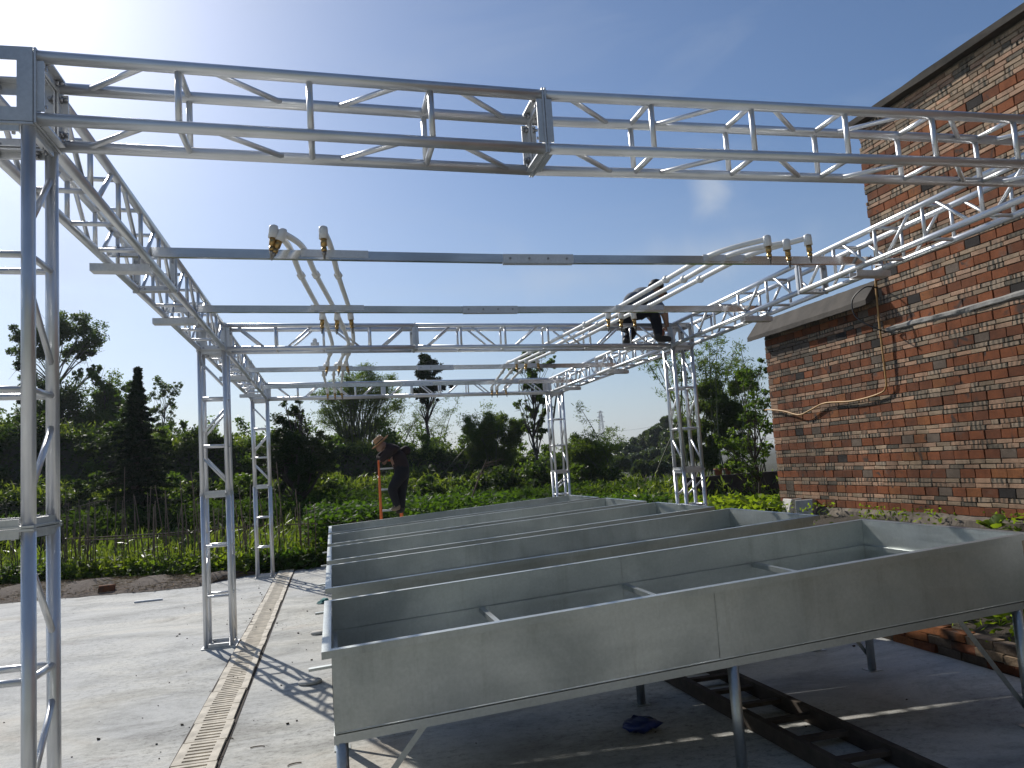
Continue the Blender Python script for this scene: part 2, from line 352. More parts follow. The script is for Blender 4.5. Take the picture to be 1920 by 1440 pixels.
tv = [(x, y, hgt(x, y) if abs(x) < 200 else -.04-1.6*sstep(55, 140, y)) for y in ys for x in xs]
nx = len(xs); tf = [(j*nx+i, j*nx+i+1, (j+1)*nx+i+1, (j+1)*nx+i) for j in range(len(ys)-1) for i in range(nx-1)]
struct(obj('ground', mesh_pd('ground', tv, tf, M['soil'], True)))

def prism(name, pts, z0, z1, mat):
    n = len(pts); v = [(x, y, z0) for x, y in pts]+[(x, y, z1) for x, y in pts]
    f = [tuple(range(n-1, -1, -1)), tuple(range(n, 2*n))]+[(i, (i+1) % n, n+(i+1) % n, n+i) for i in range(n)]
    return mesh_pd(name, v, f, mat)
edge = [(-16, 15.3), (-11, 14.7), (-8, 14.55), (-6.3, 14.3), (-5.26, 14.16), (-4.3, 14.0), (-3.3, 13.92), (-2.6, 13.8), (-2.2, 13.9), (-1.9, 14.35), (-1.6, 14.68), (-1.2, 14.82), (-.6, 14.98), (.2, 15.06), (2, 15.2), (4.5, 15.35)]
edge2 = []
for (a, b), (c, d) in zip(edge[:-1], edge[1:]):
    k = max(2, int(math.hypot(c-a, d-b)/.12))
    for i in range(k):
        t = i/k; edge2.append((a+(c-a)*t, b+(d-b)*t+random.uniform(-.03, .03)))
struct(obj('concrete_pad', prism('concrete_pad', [(-16, -8), (4.5, -8), (4.5, 15.35)]+edge2[::-1], -.25, 0, M['concrete'])))
# straw mulch strip between pad and field
mo = [(-16, 17.6), (-9, 16.9), (-6.2, 16.66), (-5.07, 16.57), (-4, 16.2), (-3.2, 15.75), (-2.48, 15.4), (-1.9, 15.0), (-1.5, 14.86)]
mv = []; mf = []
N = 90
for i in range(N):
    x = -16+14.6*i/(N-1); y0 = lerp(x, [p[0] for p in edge], [p[1] for p in edge])-.1; y1 = lerp(x, [p[0] for p in mo], [p[1] for p in mo])
    for j in range(7):
        t = j/6; z = .012+.07*math.sin(math.pi*t)*(1+.5*math.sin(i*.9))+random.uniform(0, .02) if 0 < j < 6 else -.02*(j == 6)+.006
        mv.append((x, y0+(y1-y0)*t+random.uniform(-.06, .06), z))
for i in range(N-1):
    for j in range(6): mf.append((i*7+j, (i+1)*7+j, (i+1)*7+j+1, i*7+j+1))
struct(obj('mulch_path', mesh_pd('mulch_path', mv, mf, M['mulch'], True)))
# raised planting bed between pad and brick house
bv = []; bf = []
bx = np.linspace(4.63, 8.23, 13); by = np.linspace(-4, 15.2, 60)
for y in by:
    for x in bx: bv.append((x, y, lerp(x, [4.6, 5, 8.2], [.14, .22, .46])+random.uniform(-.025, .025)))
for j in range(len(by)-1):
    for i in range(len(bx)-1): bf.append((j*13+i, j*13+i+1, (j+1)*13+i+1, (j+1)*13+i))
struct(obj('planting_bed', mesh_pd('planting_bed', bv, bf, M['bed'], True)))

# ------------------------------------------------------------------ brick house on the right
WX = 8.2
house = thing('brick_house', 'weathered red and pink brick house with concrete eaves at the right', 'house', (WX, 9.8, 0))
HL = Vector((WX, 9.8, 0))
def hp(x, y, z): return (x-HL.x, y-HL.y, z-HL.z)
mb = MB()
def hbox(m, a, b): m.box(hp(*a), hp(*b))
hbox(mb, (WX+.016, -6, -.3), (14, 9.85, 6.55)); hbox(mb, (WX+.016, 9.852, -.3), (14, 13.04, 3.82))
wall = mb.obj('wall', M['mortar'], house)
mb = MB(); hbox(mb, (-9, -9.0, -.3), (WX+.01, -4.2, 5.6)); mb.obj('rear_light_blocker', M['rear'], house)  # unseen block added behind the camera to deepen tank shade and reflections
mb = MB(); hbox(mb, (-9.2, -9.0, 5.602), (WX+.012, -3.7, 5.76)); mb.obj('rear_light_blocker_top', M['roofc'], house)  # slab topping that added block, also out of view
# bricks: one course of edge-laid stretchers, two flat courses, over and over
def brick_mesh(w, h, mi, k):
    r = random.Random(k*31+mi)
    j = lambda s: r.uniform(-s, s)
    hw, hh = w/2, h/2
    pr = r.uniform(-.004, .005)
    v = []
    for x, inset in ((-.014+pr, .0035), (-.006+pr, 0), (.09, 0)):
        for sy, sz in ((-1, -1), (1, -1), (1, 1), (-1, 1)):
            v.append((x+j(.002), sy*(hw-inset)+j(.0055), sz*(hh-inset)+j(.0042)))
    f = [(3, 2, 1, 0)] if False else [(0, 3, 2, 1)]
    for l in (0, 4):
        for i in range(4): f.append((l+i, l+(i+1) % 4, l+4+(i+1) % 4, l+4+i))
    return v, f
RED_Z0 = .65; PER = .2488
cand = []   # (y, z, w, h, material)
def pick(r, tab):
    t = r.random(); s = 0
    for k, p in tab:
        s += p
        if t < s: return k
    return tab[-1][0]
rb = random.Random(3)
TALLTOP, LOWTOP = 6.50, 3.78
for k in range(0, 26):
    zr = RED_Z0+PER*k
    rows = [(zr, .115, True)] + [(zr+.0575+.0095+.0265, .053, False), (zr+.0575+.0095+.053+.0095+.0265, .053, False)]
    if zr > 5.95: rows = [(zr-.03, .053, False), (zr+.0325, .053, False), (zr+.0955, .053, False), (zr+.1585, .053, False)]
    for z, h, red in rows:
        y = 13.03-rb.uniform(.1, .24) if red else 13.03
        if red and z < 3.68: cand.append((13.03-(13.03-y)/2, z, 13.03-y-.008, h, rb.choice([0, 5, 0]), red))
        lim = -1.0
        while y > lim:
            w = .24*rb.uniform(.95, 1.03) if rb.random() < (.97 if red else .9) else .115
            yc = y-w/2-.004
            top = TALLTOP if yc < 9.85 else LOWTOP
            if yc < 9.85 and yc+w/2 > 9.86 and z > 3.75: w = 2*(9.86-yc)
            if z+h/2 < top and w > .03:
                smear = z > 3.15 and z < 3.5 and yc > 11.6 and rb.random() < .75
                if red: mi = pick(rb, [(0, .50), (1, .30), (2, .11), (3, .04), (4, .05)])
                else: mi = pick(rb, [(5, .30), (6, .13), (7, .27), (8, .12), (9, .18)]) if z < 5.5 else pick(rb, [(5, .35), (6, .4), (7, .15), (8, .1)])
                if smear: mi = 4
                cand.append((yc, z, w, h, mi, red))
            y -= w+rb.uniform(.007, .012)
def pxy(x, y, z):
    d = Vector((x, y, z))-CAM; dd = d.dot(FW)
    return (960+FPX*d.dot(RT)/dd, 720-FPX*d.dot(UP)/dd, dd) if dd > .1 else (-1e4, -1e4, 1)
sc_ = []
for i, (y, z, w, h, mi, red) in enumerate(cand):
    if red and abs(z-1.65) < .06 and abs(y-11.32) < .15: continue
    px, py, dd = pxy(WX, y, z)
    vis = 0 < px < 1915 and 5 < py < 940 and not (px > 1560 and py > 985) and not (1615 < px and 200 < py < 350)
    sc_.append(((w*h*(WX/dd)/dd**2 if vis else 0), i))
sc_.sort(reverse=True)
single = set(i for _, i in sc_[:298]); hole = None
rest = MB(); cache = {}
for i, (y, z, w, h, mi, red) in enumerate(cand):
    if z > 1.93 and z < 1.99+.06 and abs(y-11.28) < .07: continue     # a missing brick leaves a dark hole
    if i in single:
        key = (round(w, 2), h, mi, i % 3)
        if key not in cache:
            v, f = brick_mesh(w, h, 0, i); cache[key] = mesh_pd('brick', v, f, BM[mi])
        o = obj('brick', cache[key], wall, hp(WX, y, z)); o.rotation_euler = (rb.uniform(-.006, .006), 0, rb.uniform(-.012, .012))
    else:
        v, f = brick_mesh(w, h, 0, i); rest.cur = mi
        a = rb.uniform(-.008, .008); ox, oy, oz = hp(WX, y, z)
        rest.add([(p[0]+ox+a*p[1], p[1]+oy, p[2]+oz+a*p[1]*.6) for p in v], f)
tag(rest.obj('bricks', BM, wall), kind='stuff')
# rough footing, eave of the low part, roof slab of the tall part
mb = MB(); n = 300; fr = random.Random(5)
def soft(nn, amp, k, seed):
    q = np.random.default_rng(seed).uniform(-1, 1, nn+4*k); w_ = np.ones(k)/k; q = np.convolve(np.convolve(q, w_, 'same'), w_, 'same')[2*k:2*k+nn]; return q/(abs(q).max()+1e-9)*amp
FX = [soft(n, .045, 9, 30+j) for j in range(5)]; FZ = [soft(n, .04, 11, 60+j) for j in range(5)]
fv = []; ff = []
for i in range(n):
    y = 13.1-14.3*i/(n-1)
    for jj, (xo, z) in enumerate(((-.10, .30), (-.085, .42), (-.05, .53), (-.014, .585), (.03, .60))):
        fv.append(hp(WX+xo+FX[jj][i]*(1 if jj < 3 else .1)+fr.uniform(-.004, .004), y, z+FZ[jj][i]))
for i in range(n-1):
    for j in range(4): ff.append((i*5+j, i*5+j+1, (i+1)*5+j+1, (i+1)*5+j))
obj('footing', mesh_pd('footing', fv, ff, M['footing']), house)
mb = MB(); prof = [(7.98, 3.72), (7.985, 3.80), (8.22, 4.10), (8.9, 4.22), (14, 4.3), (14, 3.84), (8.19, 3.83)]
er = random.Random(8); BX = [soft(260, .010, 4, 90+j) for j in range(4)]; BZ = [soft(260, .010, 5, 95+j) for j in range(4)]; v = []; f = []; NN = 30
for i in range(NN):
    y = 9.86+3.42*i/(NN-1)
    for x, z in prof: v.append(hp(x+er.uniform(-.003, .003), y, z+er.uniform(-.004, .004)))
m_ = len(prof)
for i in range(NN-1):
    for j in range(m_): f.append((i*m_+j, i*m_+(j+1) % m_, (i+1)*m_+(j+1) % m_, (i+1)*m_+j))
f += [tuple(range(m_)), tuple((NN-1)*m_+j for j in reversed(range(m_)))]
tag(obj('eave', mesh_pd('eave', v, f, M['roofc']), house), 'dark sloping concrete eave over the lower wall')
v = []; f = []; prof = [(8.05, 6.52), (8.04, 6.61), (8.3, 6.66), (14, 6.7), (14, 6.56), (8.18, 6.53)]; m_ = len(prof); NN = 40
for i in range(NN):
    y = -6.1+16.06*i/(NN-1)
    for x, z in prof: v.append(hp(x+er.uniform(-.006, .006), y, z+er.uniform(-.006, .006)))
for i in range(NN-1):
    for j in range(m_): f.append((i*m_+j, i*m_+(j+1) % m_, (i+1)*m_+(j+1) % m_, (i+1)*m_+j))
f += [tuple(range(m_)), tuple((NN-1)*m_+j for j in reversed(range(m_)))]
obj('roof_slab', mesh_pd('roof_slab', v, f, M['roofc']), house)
# pale mortar band where another roof once met the wall
v = []; f = []; NN = 260
for i in range(NN):
    y = 9.72-9.5*i/(NN-1); z = 3.30+.006*math.sin(i*.13)
    for jj, (xo, zo) in enumerate(((-.012, -.042), (-.036, -.022), (-.038, .018), (-.012, .042))): v.append(hp(WX+xo+BX[jj][i], y, z+zo+BZ[jj][i]))
for i in range(NN-1):
    for j in range(3): f.append((i*4+j, i*4+j+1, (i+1)*4+j+1, (i+1)*4+j))
f += [(3, 2, 1, 0)]
obj('mortar_band', mesh_pd('mortar_band', v, f, M['mortar_pale']), house)
def curve_pts(P, n=8):
    P = [Vector(p) for p in P]; out = []
    Q = [P[0]]+P+[P[-1]]
    for i in range(1, len(Q)-2):
        for k in range(n):
            t = k/n; a, b, c, d = Q[i-1], Q[i], Q[i+1], Q[i+2]
            out.append(.5*((2*b)+(c-a)*t+(2*a-5*b+4*c-d)*t*t+(3*b-a-3*c+d)*t**3))
    out.append(P[-1]); return out
mb = MB(); mb.tube(curve_pts([(8.16, 9.76, 4.3), (8.12, 9.77, 4.03), (8.11, 9.78, 3.4), (8.12, 9.79, 2.7), (8.13, 9.82, 2.45), (8.13, 10.0, 2.36), (8.13, 10.6, 2.31), (8.13, 11.3, 2.34), (8.12, 11.7, 2.26), (8.11, 12.04, 2.20), (8.12, 12.5, 2.30), (8.14, 13.0, 2.37), (8.2, 13.25, 2.38)]), .014, 6)
tag(mb.obj('hose', M['ochre']), 'ochre hose hung down and along the brick wall', 'hose')
mb = MB(); mb.tube(curve_pts([(8.13, 9.75, 3.95), (7.95, 9.80, 3.97), (7.85, 9.98, 3.82), (7.85, 9.95, 3.55), (7.95, 9.68, 3.32), (8.12, 9.6, 3.24), (8.16, 9.45, 3.22)]), .011, 6)
tag(mb.obj('cable', M['black_rubber']), 'black cable looping out from the brick wall under the eave end', 'cable')
# brick edging of the planting bed
pl = thing('planter_wall', 'low mossy brick edging beside the concrete under the tanks', 'planter wall', (4.56, 5.5, 0))
pr_ = random.Random(12); cache = {}
for c in range(3):
    y = 2.6+(.12 if c % 2 else 0)
    while y < 9.6:
        w = .225*pr_.uniform(.9, 1.08); k = pr_.randrange(6)
        if k not in cache:
            mb = MB(); q = random.Random(k)
            mb.box((-.055, -.112, -.03), (.055, .112, .03), lambda a, b, d: (a+q.uniform(-.008, .008), b+q.uniform(-.008, .008), d+q.uniform(-.006, .006)))
            cache[k] = mb.mesh('brick', BM[[1, 2, 4, 1, 2, 6][k]])
        o = obj('brick', cache[k], pl, (pr_.uniform(-.012, .012), y+w/2-5.5, .034+c*.068)); o.rotation_euler = (pr_.uniform(-.03, .03), pr_.uniform(-.04, .04), pr_.uniform(-.05, .05))
        y += w+.014
mb = MB(); mb.box((-.04, -2.9, .0), (.04, 4.1, .19)); mb.obj('mortar', M['mortar'], pl)

# ------------------------------------------------------------------ truss frame
XL, XR, Y0, Y1, Y2, ZB, S = -1.3413, 4.1435, 3.1045, 8.5639, 14.0736, 3.0584, .3
TL, BY = -.019, .015
def B(x, y, z):
    w = min(1, max(0, (Y1-y)/(Y1-Y0)))      # the near right corner of the frame stands a little higher
    return Vector((x, y+BY*x, z+TL*x-1.4*TL*w*max(0, x-1)))
_cyl = {}
def cyl_mesh(r, ln, n, mat):
    k = (r, round(ln, 3), n, mat.name)
    if k not in _cyl:
        mb = MB(); mb.tube([(0, 0, 0), (0, 0, ln)], r, n); _cyl[k] = mb.mesh('tube', mat)
    return _cyl[k]
def rod(name, p0, p1, r, mat, parent, n=10):
    p0, p1 = Vector(p0), Vector(p1); d = p1-p0
    o = obj(name, cyl_mesh(r, d.length, n, mat), parent)
    o.rotation_mode = 'QUATERNION'; o.rotation_quaternion = Vector((0, 0, 1)).rotation_difference(d.normalized())
    o.location = p0-(parent.location if parent else Vector())
    return o
# a bolted end frame of four angle bars, local z along the truss
def flange_mesh():
    mb = MB(); w = .05; t = .008; h = S/2
    for a in (-1, 1):
        mb.box((-h+w*.5, a*h-(w if a > 0 else 0), 0), (h-w*.5, a*h+(0 if a > 0 else w), t))
        mb.box((a*h-(w if a > 0 else 0), -h, .0005), (a*h+(0 if a > 0 else w), h, t+.0005))
        mb.box((-h+w, a*(h-.012)-.004, t), (h-w, a*(h-.012)+.004, .034))
        mb.box((a*(h-.012)-.004, -h+w, t), (a*(h-.012)+.004, h-w, .034))
    return mb.mesh('flange', M['plate'])
FLM = flange_mesh()
def bolt_mesh():
    mb = MB(); mb.tube([(0, 0, 0), (0, 0, .012)], .013, 6); mb.tube([(0, 0, .012), (0, 0, .03)], .007, 6); return mb.mesh('bolt', M['bolt'])
BOLT = bolt_mesh()
BP = [(a*.075, s*.122) for a in (-1, 1) for s in (-1, 1)]+[(s*.122, a*.075) for a in (-1, 1) for s in (-1, 1)]
bmb = MB()
for x, y in BP: bmb.tube([(x, y, .008), (x, y, .022)], .012, 6)
BOLTS = bmb.mesh('bolts', M['bolt'])
ROT = {'x': Matrix(((0, 0, 1), (1, 0, 0), (0, 1, 0))), 'y': Matrix(((1, 0, 0), (0, 0, 1), (0, 1, 0))), 'z': Matrix.Identity(3)}
def flange(p, axis, sgn, parent, near):
    o = obj('flange', FLM, parent); m = ROT[axis].copy()
    if sgn < 0: m = m @ Matrix(((1, 0, 0), (0, -1, 0), (0, 0, -1)))
    if m.determinant() < 0: m = m @ Matrix(((-1, 0, 0), (0, 1, 0), (0, 0, 1)))
    o.rotation_mode = 'QUATERNION'; o.rotation_quaternion = m.to_quaternion(); o.location = Vector(p)-parent.location
    if near:
        for x, y in BP: b = obj('bolt', BOLT, o, (x, y, .0085))
    elif p[1] < 10: tag(obj('bolts', BOLTS, o), kind='stuff')
def truss(name, label, cat, axis, org, mods, diag, group, near=False, ends=(True, True), rects=True):
    """mods: module lengths; diag: per module 'a' or 'b' = faces that carry the diagonals"""
    def W(t, a, b):
        x, y, z = org
        return B(x+t, y+a, z+b) if axis == 'x' else B(x+a, y+t, z+b) if axis == 'y' else (lambda q: Vector((q.x, q.y, z+t+(q.z if z+t > 1.2 else 0))))(B(x+a, y+b, 0))
    c0 = W(0, S/2, S/2); root = thing(name, label, cat, (c0.x, c0.y, c0.z), group)
    t = 0; tot = sum(mods); nseg = 14 if near else 8
    for mi, ln in enumerate(mods):
        lo, hi = .025, S-.025
        for a in (lo, hi):
            for b in (lo, hi): rod('chord', W(t, a, b), W(t+ln, a, b), .0245, M['alu'], root, nseg)
        n = max(1, round(ln/.5)); st = ln/n
        for i in range(n):
            if i > 0:
                for q in (lo, hi):
                    rod('strut', W(t+i*st, q, lo), W(t+i*st, q, hi), .0135, M['alu'], root, 8)
                    rod('strut', W(t+i*st, lo, q), W(t+i*st, hi, q), .0135, M['alu'], root, 8)
            up = (i+mi) % 2 == 0
            for q in (lo, hi):
                t0, t1 = t+i*st+.12*st/.5, t+i*st+.38*st/.5
                b0, b1 = (lo+.01, hi-.01) if up else (hi-.01, lo+.01)
                if axis != 'x' or diag[mi] == 'a': b0, b1 = b1, b0
                if diag[mi] == 'a': rod('diagonal', W(t0, q, b0), W(t1, q, b1), .0125, M['alu'], root, 8)
                else: rod('diagonal', W(t0, b1, q), W(t1, b0, q), .0125, M['alu'], root, 8)
        if mi > 0 or ends[0]: flange(W(t+.0012, S/2, S/2), axis, 1, root, near)
        if mi < len(mods)-1 or ends[1]: flange(W(t+ln-.0012, S/2, S/2), axis, -1, root, near)
        t += ln
    return root
cross = 'cross beams of the truss frame'; side = 'side beams of the truss frame'; cols_ = 'columns of the truss frame'
LX = XR-XL-S
truss('truss_beam', 'nearest silvery cross beam spanning the top of the picture', 'truss beam', 'x', (XL+S, Y0, ZB), [2.03, LX-2.03], 'bb', cross, True)
truss('truss_beam', 'middle cross beam on which the worker in dark clothes squats', 'truss beam', 'x', (XL+S, Y1, ZB), [2.03, LX-2.03], 'aa', cross)
truss('truss_beam', 'farthest cross beam in front of the bamboo and trees', 'truss beam', 'x', (XL+S, Y2, ZB), [2.03, LX-2.03], 'aa', cross)
b1, b2 = Y1-Y0-S, Y2-Y1-S
truss('truss_beam', 'near half of the left side beam running back from the closest column', 'truss beam', 'y', (XL, Y0+S, ZB), [2.5, b1-2.5], 'aa', side)
truss('truss_beam', 'far half of the left side beam behind the middle column', 'truss beam', 'y', (XL, Y1+S, ZB), [2.5, b2-2.5], 'aa', side)
truss('truss_beam', 'near half of the right side beam gleaming white against the brick wall', 'truss beam', 'y', (XR, Y0+S, ZB), [2.5, b1-2.5], 'aa', side)
truss('truss_beam', 'far half of the right side beam behind the squatting worker', 'truss beam', 'y', (XR, Y1+S, ZB), [2.5, b2-2.5], 'aa', side)
def column(x, y, label, diag, near=False):
    zt = ZB+TL*x
    r = truss('truss_column', label, 'truss column', 'z', (x, y, .012), [1.53, ZB-.012-1.53], diag, cols_, near)
    # foot plate
    p = B(x+S/2, y+S/2, 0); mb = MB()
    mb.box((-.17, -.17, -.001), (.17, .17, .010)); mb.obj('foot_plate', M['plate'], r, (p.x-r.location.x, p.y-r.location.y, .001-r.location.z))
column(XL, Y0, 'closest truss column cut by the left edge of the picture', 'aa', True)
column(XL, Y1, 'middle truss column on the left standing by the slotted drain', 'ab')
column(XL, Y2, 'farthest truss column on the left at the end of the drain', 'ab')
column(XR, Y1, 'truss column on the right below the squatting worker', 'ba')
column(XR, Y2, 'farthest truss column on the right behind the last tank', 'ba')
column(XR, Y0, 'truss column by the planting bed at the right end of the nearest cross beam', 'aa')
def corner(x, y, label, near=False):
    p = B(x+S/2, y+S/2, ZB+S/2); r = thing('corner_block', label, 'truss corner', p, 'corner blocks of the truss frame')
    mb = MB(); h = S/2-.001; w = .055; t = .006
    for ax in range(3):
        for sg in (-1, 1):
            def put(u0, u1, v0, v1, d):
                lo = sg*h-(t if sg > 0 else 0)+d*sg*-1; hi = lo+t
                a = [0, 0, 0]; b = [0, 0, 0]; i, j = [(1, 2), (0, 2), (0, 1)][ax]
                a[ax], b[ax] = lo, hi; a[i], b[i] = u0, u1; a[j], b[j] = v0, v1
                mb.box(a, b)
            e = .0004*(ax+1)
            put(-h+.002, -h+w, -h+.002, h-.002, e); put(h-w, h-.002, -h+.002, h-.002, e)
            put(-h+w, h-w, -h+.002, -h+w, e+.0002); put(-h+w, h-w, h-w, h-.002, e+.0002)
    mb.obj('frame', M['plate'], r)
    rr = [('x', 1), ('y', -1), ('x', -1), ('y', 1)] if near else [('y', -1), ('x', 1)]
    for axis, sg in rr:
        for u, v in BP:
            o = obj('bolt', BOLT, r); o.rotation_mode = 'QUATERNION'
            d = {'x': Vector((sg, 0, 0)), 'y': Vector((0, sg, 0))}[axis]
            o.rotation_quaternion = Vector((0, 0, 1)).rotation_difference(-d)
            o.location = d*(h-.006)+(Vector((0, u, v)) if axis == 'x' else Vector((u, 0, v)))
corner(XL, Y0, 'corner block on top of the closest left column', True)
corner(XL, Y1, 'corner block on top of the middle left column')
corner(XL, Y2, 'corner block on top of the farthest left column')
corner(XR, Y1, 'corner block right of the squatting worker')
corner(XR, Y2, 'corner block on top of the farthest right column')
corner(XR, Y0, 'corner block at the right end of the nearest cross beam')

# rails laid across the frame, with splice plates, saddles and clamps
ZRAIL = ZB+.052
def rail(Y, zb, label, saddles):
    p = B(1.5, Y, zb); r = thing('cross_rail', label, 'rail', p, 'square tube rails across the frame')
    def W(x, dy, dz): q = B(x, Y+dy, zb+dz); return (q.x-p.x, q.y-p.y, q.z-p.z)
    def bx(m, x0, x1, y0, y1, z0, z1): m.box((x0, y0, z0), (x1, y1, z1), W)
    mb = MB(); bx(mb, XL+.03, 1.498, 0, .04, 0, .06); mb.obj('tube', M['steel'], r)
    mb = MB(); bx(mb, 1.502, XR+S-.03, 0, .04, 0, .06); mb.obj('tube', M['steel'], r)
    mb = MB(); bx(mb, 1.24, 1.76, -.005, -.0006, -.004, .0635); bx(mb, 1.24, 1.76, -.005, .045, -.0045, -.0008); sp_ = mb.obj('splice_plate', M['plate'], r)
    for k in range(4):
        o = obj('bolt', BOLT, sp_, W(1.29+.14*k, -.005, .032)); o.rotation_euler = (R(90), 0, 0); o.scale = (.7, .7, .5)
    for x0, x1 in saddles:
        mb = MB(); bx(mb, x0, x1, -.004, .044, .0605, .0665); bx(mb, x0, x1, -.0045, -.0006, .02, .0685); mb.obj('saddle_plate', M['plate'], r)
    return r
rail(5.12, ZRAIL, 'nearest square rail across the frame below the highest pipe ends', [(-.14, .30), (2.80, 3.20)])
rail(6.83, ZRAIL, 'second square rail just in front of the middle cross beam', [(-.12, .34), (2.75, 3.25)])
rail(10.75, ZRAIL-.0, 'third square rail behind the middle cross beam', [(-.12, .34), (2.5, 3.0)])
rail(13.05, ZRAIL+.03, 'last square rail just in front of the farthest cross beam', [(-.12, .34), (2.85, 3.3)])
for Y, sd_, lab in ((5.12, 0, 'clamp bar under the left beam at the nearest rail'), (6.83, 0, 'clamp bar under the left beam at the second rail'), (10.75, 0, 'clamp bar under the left beam at the third rail'), (13.05, 0, 'clamp bar under the left beam at the last rail'),
                   (5.12, 1, 'clamp bar under the right beam at the nearest rail'), (6.83, 1, 'clamp bar under the right beam at the second rail'), (10.75, 1, 'clamp bar under the right beam at the third rail'), (13.05, 1, 'clamp bar under the right beam at the last rail')):
    x0, x1 = (XL-.06, XL+S-.02) if sd_ == 0 else (XR-.02, XR+S+.0)
    p = B((x0+x1)/2, Y+.02, ZB-.03); r = thing('clamp_bar', lab, 'clamp', p, 'rail clamps under the side beams')
    def W(x, y, z): q = B(x, Y+y, z); return (q.x-p.x, q.y-p.y, q.z-p.z)
    mb = MB(); mb.box((x0, -.025, ZB-.052), (x1, .065, ZB-.047), W); mb.box((x0, -.025, ZB-.0465), (x1, -.021, ZB-.004), W); mb.box((x0, .061, ZB-.0465), (x1, .065, ZB-.004), W); mb.obj('channel', M['plate'], r)
    for x in (x0+.16, x1-.06): rod('clamp_bolt', B(x, Y-.012, ZB-.05), B(x, Y-.012, ZB+.12), .005, M['bolt'], r, 6)

# ------------------------------------------------------------------ white pipes with brass nozzles
PIPES = [
 [(-.285, 4.75, 3.199), (-.213, 5.15, 3.205), (-.165, 5.9, 3.205), (-.072, 6.85, 3.195), (-.018, 7.3, 3.185), (.06, 8.65, 3.165), (.055, 9.1, 3.16), (.0, 10.4, 3.175), (-.035, 10.8, 3.20), (-.06, 11.5, 3.19), (-.042, 13.05, 3.235), (-.015, 13.5, 3.15)],
 [(-.233, 4.75, 3.176), (-.127, 5.15, 3.205), (-.055, 5.9, 3.21), (.061, 6.85, 3.195), (.12, 7.3, 3.175), (.24, 8.65, 3.16), (.225, 9.1, 3.155), (.16, 10.4, 3.175), (.11, 10.8, 3.20), (.09, 11.5, 3.19), (.097, 13.05, 3.235), (.108, 13.5, 3.15)],
 [(.01, 4.75, 3.195), (.057, 5.15, 3.20), (.11, 5.9, 3.205), (.2, 6.85, 3.19), (.235, 7.3, 3.18), (.297, 8.65, 3.16), (.27, 9.1, 3.155), (.24, 10.4, 3.17), (.22, 10.8, 3.195), (.22, 11.5, 3.185), (.227, 13.05, 3.235), (.215, 13.5, 3.15)],
 [(3.089, 4.75, 3.153), (2.86, 5.15, 3.150), (2.835, 5.9, 3.15), (2.813, 6.85, 3.14), (2.785, 7.3, 3.135), (2.66, 8.65, 3.115), (2.6, 9.1, 3.10), (2.56, 10.4, 3.12), (2.57, 10.8, 3.15), (2.66, 11.5, 3.13), (2.9, 13.05, 3.18), (2.88, 13.5, 3.08)],
 [(3.241, 4.75, 3.126), (3.01, 5.15, 3.147), (2.999, 5.9, 3.15), (2.963, 6.85, 3.14), (2.923, 7.3, 3.13), (2.82, 8.65, 3.115), (2.76, 9.1, 3.10), (2.71, 10.4, 3.12), (2.73, 10.8, 3.15), (2.80, 11.5, 3.13), (3.04, 13.05, 3.18), (2.98, 13.5, 3.08)],
 [(3.419, 4.75, 3.162), (3.17, 5.15, 3.144), (3.152, 5.9, 3.15), (3.114, 6.85, 3.135), (3.056, 7.3, 3.13), (2.98, 8.65, 3.115), (2.92, 9.1, 3.10), (2.86, 10.4, 3.12), (2.89, 10.8, 3.145), (2.95, 11.5, 3.13), (3.18, 13.05, 3.175), (3.13, 13.5, 3.08)]]
PLAB = ['white sprinkler pipe, leftmost of the left three, with the left nozzle of the close pair', 'white sprinkler pipe, middle of the left three, with the right nozzle of the close pair', 'white sprinkler pipe, rightmost of the left three',
        'white sprinkler pipe, leftmost of the three by the right beam', 'white sprinkler pipe, middle of the three by the right beam', 'white sprinkler pipe, rightmost of the three, nearest the brick wall']
def nozzle(root, p, tilt=0, sc=1.0):
    """elbow cap, brass adapter and thin tip hanging from p"""
    p = Vector(p)-root.location; d = Vector((tilt, 0, -1)).normalized()
    mb = MB(); mb.tube([p+Vector((0, 0, .028)), p+Vector((0, 0, .02)), p, p+d*.02, p+d*.055], [.012, .026, .029, .028, .029], 12); e = mb.obj('elbow', M['pvc'], root)
    mb = MB(); mb.tube([p+d*.055, p+d*.10, p+d*.101, p+d*.112, p+d*.1121, p+d*.135], [.020, .020, .015, .015, .018, .017], 8); b = mb.obj('adapter', M['brass'], root)
    mb = MB(); mb.tube([p+d*.135, p+d*.155, p+d*.156, p+d*.185], [.014, .013, .008, .006], 8); mb.obj('tip', M['nozzle'], root)
pr2 = random.Random(4)
for k, P in enumerate(PIPES):
    root = thing('sprinkler_pipe', PLAB[k], 'pipe', P[3], 'white pipes over the rails'); C = curve_pts(P, 8)
    mb = MB(); mb.tube([q-root.location for q in C], .0205, 12); mb.obj('pipe', M['pvc'], root)
    nozzle(root, P[0], [-.12, -.42, 0, .05, .06, .05][k])
    for Yn, tl in ((7.22, pr2.uniform(-.1, .1)), (10.3, pr2.uniform(-.2, .3)), (13.5, pr2.uniform(-.1, .2))):
        q = min(C, key=lambda c: abs(c.y-Yn)); nozzle(root, q-Vector((0, 0, .012)), tl)
    for Yc in (5.85, 7.75, 9.6, 11.9):
        i = min(range(len(C)), key=lambda i: abs(C[i].y-Yc)); c = C[i]-root.location; d = (C[min(i+1, len(C)-1)]-C[i-1]).normalized()
        mb = MB(); mb.tube([c-d*.03, c-d*.0299, c-d*.012, c+d*.012, c+d*.0299, c+d*.03], [.021, .030, .034, .034, .030, .021], 6, False); mb.obj('coupling', M['pvc'], root)
